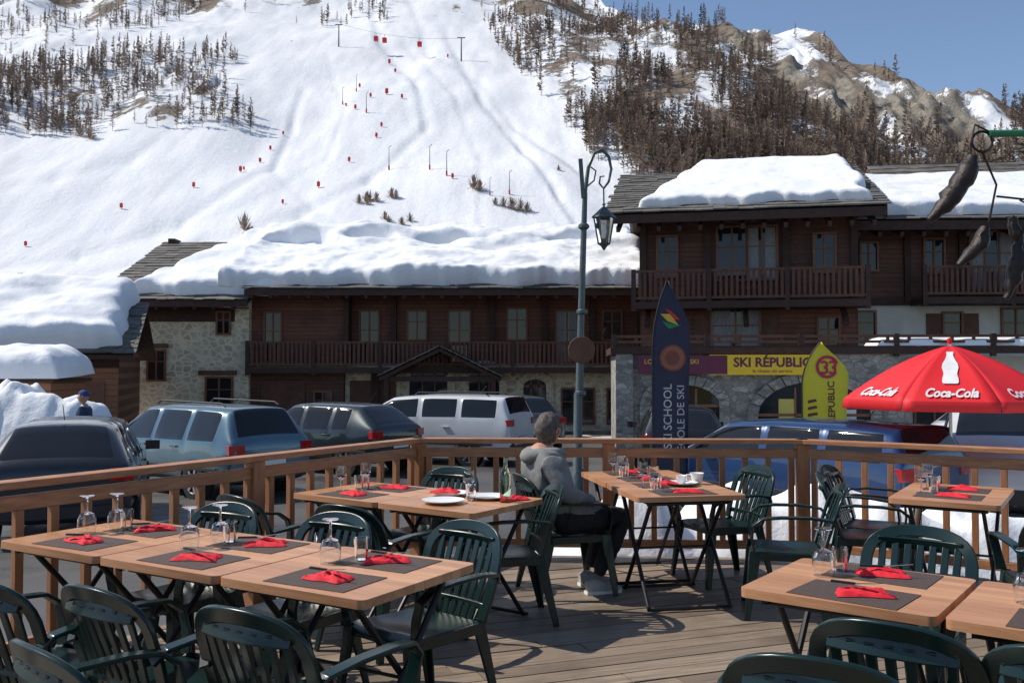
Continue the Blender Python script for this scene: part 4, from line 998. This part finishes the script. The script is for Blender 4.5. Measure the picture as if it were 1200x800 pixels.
mb.lathe([(0,4.12),(.03,4.09),(.012,4.06),(.06,4.02),(.11,3.97),(.185,3.90),(.19,3.88),(.15,3.88)],6,0,c); mb.lathe([(.09,3.50),(.1,3.48),(.05,3.45),(.02,3.40),(0,3.38)],6,0,c)
for q in range(6):
    t=math.pi*2*q/6; mb.tube([(1.40+.155*math.cos(t),.155*math.sin(t),3.88),(1.40+.09*math.cos(t),.09*math.sin(t),3.49)],.009,5)
mb.obj('pole_and_lantern_frame',[iron],sl,smooth=40)
mb=MB(); mb.lathe([(.148,3.87),(.086,3.50)],6,0,c); mb.lathe([(0,3.55),(.03,3.58),(.045,3.68),(.03,3.78),(0,3.8)],12,1,c); mb.obj('lantern_glass',[glassm('lantern_glass',(.9,.9,.85),.1),M['white']],sl)
mb=MB(); mb.box((1.06,-.06,4.47),(.06,.05,.6),0,(0,R(-4),0)); mb.tube([(1.06,-.04,4.3),(1.13,0,4.3)],.012,5,0); mb.obj('pole_bracket_box',[iron],sl)
mb=MB(); mb.lathe([(0,-.012),(.20,-.012),(.205,0),(.20,.012),(0,.012)],28,0,(1.05,-.075,1.87),None,'Y'); mb.obj('round_sign',[M['beam2']],sl)
# ---------------------------------------------------------------- flags
def feather(name,x,y,zb,H,Wd,mat,rz=0,tb=.72):
    e=empty(name,(x,y,0),rz); n=40; vs=[]
    def edge(t):
        lx=.10*max(0,(t-.6)/.4)**2.2*Wd*4
        k=max(0,(t-tb)/(1-tb))
        rx=Wd*(.9+.1*min(1,t*1.5))*(1-k**2)+lx*k**2
        return lx,max(rx,lx+.01)
    for j in range(n+1):
        t=j/n; lx,rx=edge(t)
        for i in range(9):
            u=i/8; vs.append((lx+(rx-lx)*u,.03*math.sin(u*5+t*6)*u,zb+H*t))
    fs=[(j*9+i,j*9+i+1,(j+1)*9+i+1,(j+1)*9+i) for j in range(n) for i in range(8)]
    mb=MB(); mb.add(vs,fs); ob=mb.obj('cloth',[mat],e,smooth=180); s=ob.modifiers.new('so','SOLIDIFY'); s.thickness=.003
    mb=MB(); mb.tube([(0,0.01,gz(y))]+[(edge(t)[0]-.012,0.01,zb+H*t) for t in np.linspace(0,1,14)],.014,6); mb.lathe([(0,.04),(.2,.03),(.22,0)],16,0,(0,0,gz(y))); mb.obj('pole',[M['black']],e,smooth=60)
    def fm(u,z):
        t=(z-zb)/H; lx,rx=edge(max(0,min(1,t))); uu=max(0,min(1,(u-lx)/(rx-lx)))
        return (u,.03*math.sin(uu*5+t*6)*uu-.007,z)
    return e,fm
nv=simple('flag_navy',(.012,.018,.05),(.009,.013,.04),4,.6,.1,.003); whi=simple('print_white',(.75,.75,.75),None,5,.6,0); grn=simple('print_green',(.02,.22,.07),None,5,.6,0); yl=simple('print_yellow',(.65,.45,.04),None,5,.6,0); rd=simple('print_red',(.5,.03,.03),None,5,.6,0); bro=simple('print_brown',(.18,.05,.03),(.12,.035,.02),40,.6,0)
e,fm=feather('ski_school_flag',1.99,13,.1,2.72,.52,nv,R(0))
def vtext(mb,s,size,u,z,mi,bold=0):
    vs,fs=text2d(s,size,bold=bold); mb.add([fm(u-v[1],z+v[0]) for v in vs],fs,mi)
mb=MB()
prw=simple('print_pale_grey',(.5,.5,.5),None,5,.6,0)
vtext(mb,'ESKI SCHOOL',.16,.25,.88,0,.002); vtext(mb,'ÉCOLE DE SKI',.15,.43,.90,0,.001)
def disc(mb,u,z,r,mi,dy=0,n=28,r2=0):
    ring=[fm(u+r*math.cos(2*math.pi*k/n),z+r*math.sin(2*math.pi*k/n)) for k in range(n)]
    mb.add([(a,b_-dy,c) for a,b_,c in ring],[tuple(range(n))],mi)
disc(mb,.27,1.74,.19,1,.006); disc(mb,.27,1.74,.165,2,.009); disc(mb,.27,1.74,.10,1,.012)
for (p,mi) in((((.16,2.44),(.26,2.40),(.38,2.28),(.30,2.28)),5),(((.10,2.36),(.24,2.36),(.36,2.20),(.20,2.26)),3),(((.12,2.26),(.26,2.22),(.40,2.20),(.22,2.15)),4)):
    mb.add([fm(*q) for q in p],[(0,3,2,1)],mi)
mb.obj('print',[prw,bro,simple('print_copper',(.30,.10,.05),(.2,.06,.03),30,.5,0),yl,grn,rd],e)
yf=simple('flag_yellow',(.80,.68,.04),(.72,.6,.03),4,.6,.1,.003)
e,fm=feather('yellow_flag',5.66,18,-.15,2.25,.90,yf,R(0),.70)
mb=MB()
def arcp(cx,cz,r0,r1,t0,t1,mi,n=14):
    pts=[]
    for k in range(n+1):
        t=R(t0+(t1-t0)*k/n)
        for r in(r0,r1):
            a,b_,c=fm(cx+r*math.cos(t),cz+r*math.sin(t)); pts.append((a,b_-.012,c))
    mb.add(pts,[(2*k,2*k+1,2*k+3,2*k+2) for k in range(n)],mi)
arcp(.48,1.62,.17,.225,20,330,0); arcp(.42,1.66,.04,.085,-90,150,0,10); arcp(.42,1.56,.04,.085,-150,90,0,10); arcp(.58,1.66,.04,.085,-90,150,0,10); arcp(.58,1.56,.04,.085,-150,90,0,10)
vtext(mb,'SKI REPUBLIC',.19,.62,.78,1,.004)
for q in range(8):
    z=-.0+q*.13; mb.add([fm(.10,z),fm(.34-.01*q,z+.04),fm(.32-.01*q,z+.09),fm(.10,z+.06)],[(0,1,2,3)],1)
mb.obj('print',[simple('print_pink',(.6,.02,.1),None,5,.6,0),bro,yl],e)
# ---------------------------------------------------------------- parasol
um=simple('parasol_red',(.68,.012,.018),(.60,.01,.015),3,.6,.15,.004)
pe=empty('red_parasol',(5.45,11.5,0)); mb=MB(); Rr=1.30; za,zr=1.88,1.22; PH=-R(115)
def cp(phi,t,s,off=0):
    d=Vector((math.cos(phi),math.sin(phi),0)); tg=Vector((-d.y,d.x,0)); Rm=Rr*math.cos(math.pi/8)
    z=za-(za-zr)*(.5*t+.5*t**2.0); p=d*Rm*t+tg*s+Vector((0,0,z)); sag=-.035*math.sin(math.pi*t)*(1-min(1,abs(s)/(Rm*t*math.tan(math.pi/8)+1e-4))**2)
    p.z+=sag; nn=Vector((d.x*.5,d.y*.5,.85)).normalized(); return p+nn*off
for q in range(8):
    phi=PH+q*math.pi/4; N1,N2=16,8; vs=[]; tn=math.tan(math.pi/8); Rm=Rr*math.cos(math.pi/8)
    for j in range(N1+1):
        t=max(j/N1,.02)
        for i in range(N2+1): vs.append(cp(phi,t,(i/N2*2-1)*Rm*t*tn))
    for i in range(N2+1):
        v=cp(phi,1,(i/N2*2-1)*Rm*tn); vs.append(v+Vector((math.cos(phi)*.02,math.sin(phi)*.02,-.12)))
    W=N2+1; mb.add(vs,[(j*W+i,j*W+i+1,(j+1)*W+i+1,(j+1)*W+i) for j in range(N1+1) for i in range(N2)],0)
ob=mb.obj('canopy',[um],pe,smooth=22); s=ob.modifiers.new('so','SOLIDIFY'); s.thickness=.004; s.offset=-1
mb=MB(); mb.tube([(0,0,gz(11.5)),(0,0,1.94)],.022,10); mb.lathe([(0,.06),(.25,.05),(.27,0)],20,0,(0,0,gz(11.5)))
mb.lathe([(.0,1.98),(.03,1.96),(.02,1.88)],10,1)
for q in range(8):
    t=PH+(q+.5)*math.pi/4; mb.tube([(0,0,1.80),(Rr*.5*math.cos(t),Rr*.5*math.sin(t),1.56),(Rr*.98*math.cos(t),Rr*.98*math.sin(t),zr-.02)],.006,5)
mb.obj('pole_and_ribs',[M['steel'],um],pe)
mb=MB(); 
for q in range(-3,5):
    phi=PH+q*math.pi/4; vs,fs=text2d('Coca-Cola',.155,.35,bold=.005)
    mb.add([cp(phi,.96-v[1]/1.0,v[0]*.82,.022) for v in vs],fs,0)
L=[(.20,.036),(.24,.040),(.26,.034),(.32,.042),(.38,.058),(.45,.082),(.52,.090),(.58,.078),(.63,.072),(.69,.084),(.75,.088),(.775,.076)]
for q in(0,2,-2,4):
    phi=PH+q*math.pi/4
    cols_=[-1,-.5,0,.5,1]; pts=[cp(phi,t,wd*c_,.020) for t,wd in L for c_ in cols_]
    mb.add(pts,[(i*5+j,i*5+j+1,(i+1)*5+j+1,(i+1)*5+j) for i in range(len(L)-1) for j in range(4)],0)
mb.obj('print',[whi],pe)
# ---------------------------------------------------------------- hanging ironwork, near right
he=empty('hanging_iron_decoration',(0,4,0)); mb=MB()
rust=simple('dark_rusty_iron',(.045,.032,.028),(.02,.016,.015),12,.5,.6,.01,metal=.5)
gr=simple('green_pole_paint',(.03,.22,.10),None,6,.4,.1,.003)
mb.tube([(2.08,0,2.62),(2.75,0,2.63)],.016,8,1); mb.tube([(2.75,0,0),(2.75,0,2.75)],.035,10,1)
ring=[(2.05+.045*math.cos(t),0,2.585+.045*math.sin(t)) for t in np.linspace(0,6.28,14)]; mb.tube(ring,.006,5,0)
mb.tube([(2.1,0,2.62),(2.02,0,2.66),(2.0,0,2.58),(2.0,0,2.52)],.005,5,0)
def pod(a,b_,w_,c):
    a,b_=Vector(a),Vector(b_); pts=[];rr=[]
    for k in range(15):
        t=k/14; p=a.lerp(b_,t)+Vector((c*math.sin(math.pi*t),.0,0)); pts.append(p+Vector((noise.noise(p*30)*.012,0,0))); rr.append(w_*(.18+math.sin(math.pi*min(1,t*.85+.08))**.8)*(1-.35*t)*(1+.35*noise.noise(p*25))+.002)
    mb.tube(pts,rr,8,0,flat=.8)
pod((2.005,0,2.52),(1.815,0,2.24),.056,.03); pod((2.085,.05,2.22),(1.965,.05,2.05),.042,.02); pod((2.2,0,2.14),(2.14,0,1.9),.04,.015); pod((2.19,.03,2.26),(2.23,.03,2.08),.03,0)
mb.tube([(2.05,0,2.54),(2.12,.02,2.4),(2.10,.05,2.24)],.005,5,0); mb.tube([(2.3,0,2.62),(2.26,0,2.3),(2.2,0,2.13)],.005,5,0); mb.tube([(2.12,.02,2.35),(2.26,0,2.33)],.005,5,0)
for k in range(4): mb.tube([(2.21+.02*k,0,2.33-.05*k),(2.27,0,2.30-.05*k)],.004,5,0)
mb.obj('ironwork',[rust,gr],he,smooth=60)
print('objects',len(bpy.data.objects))
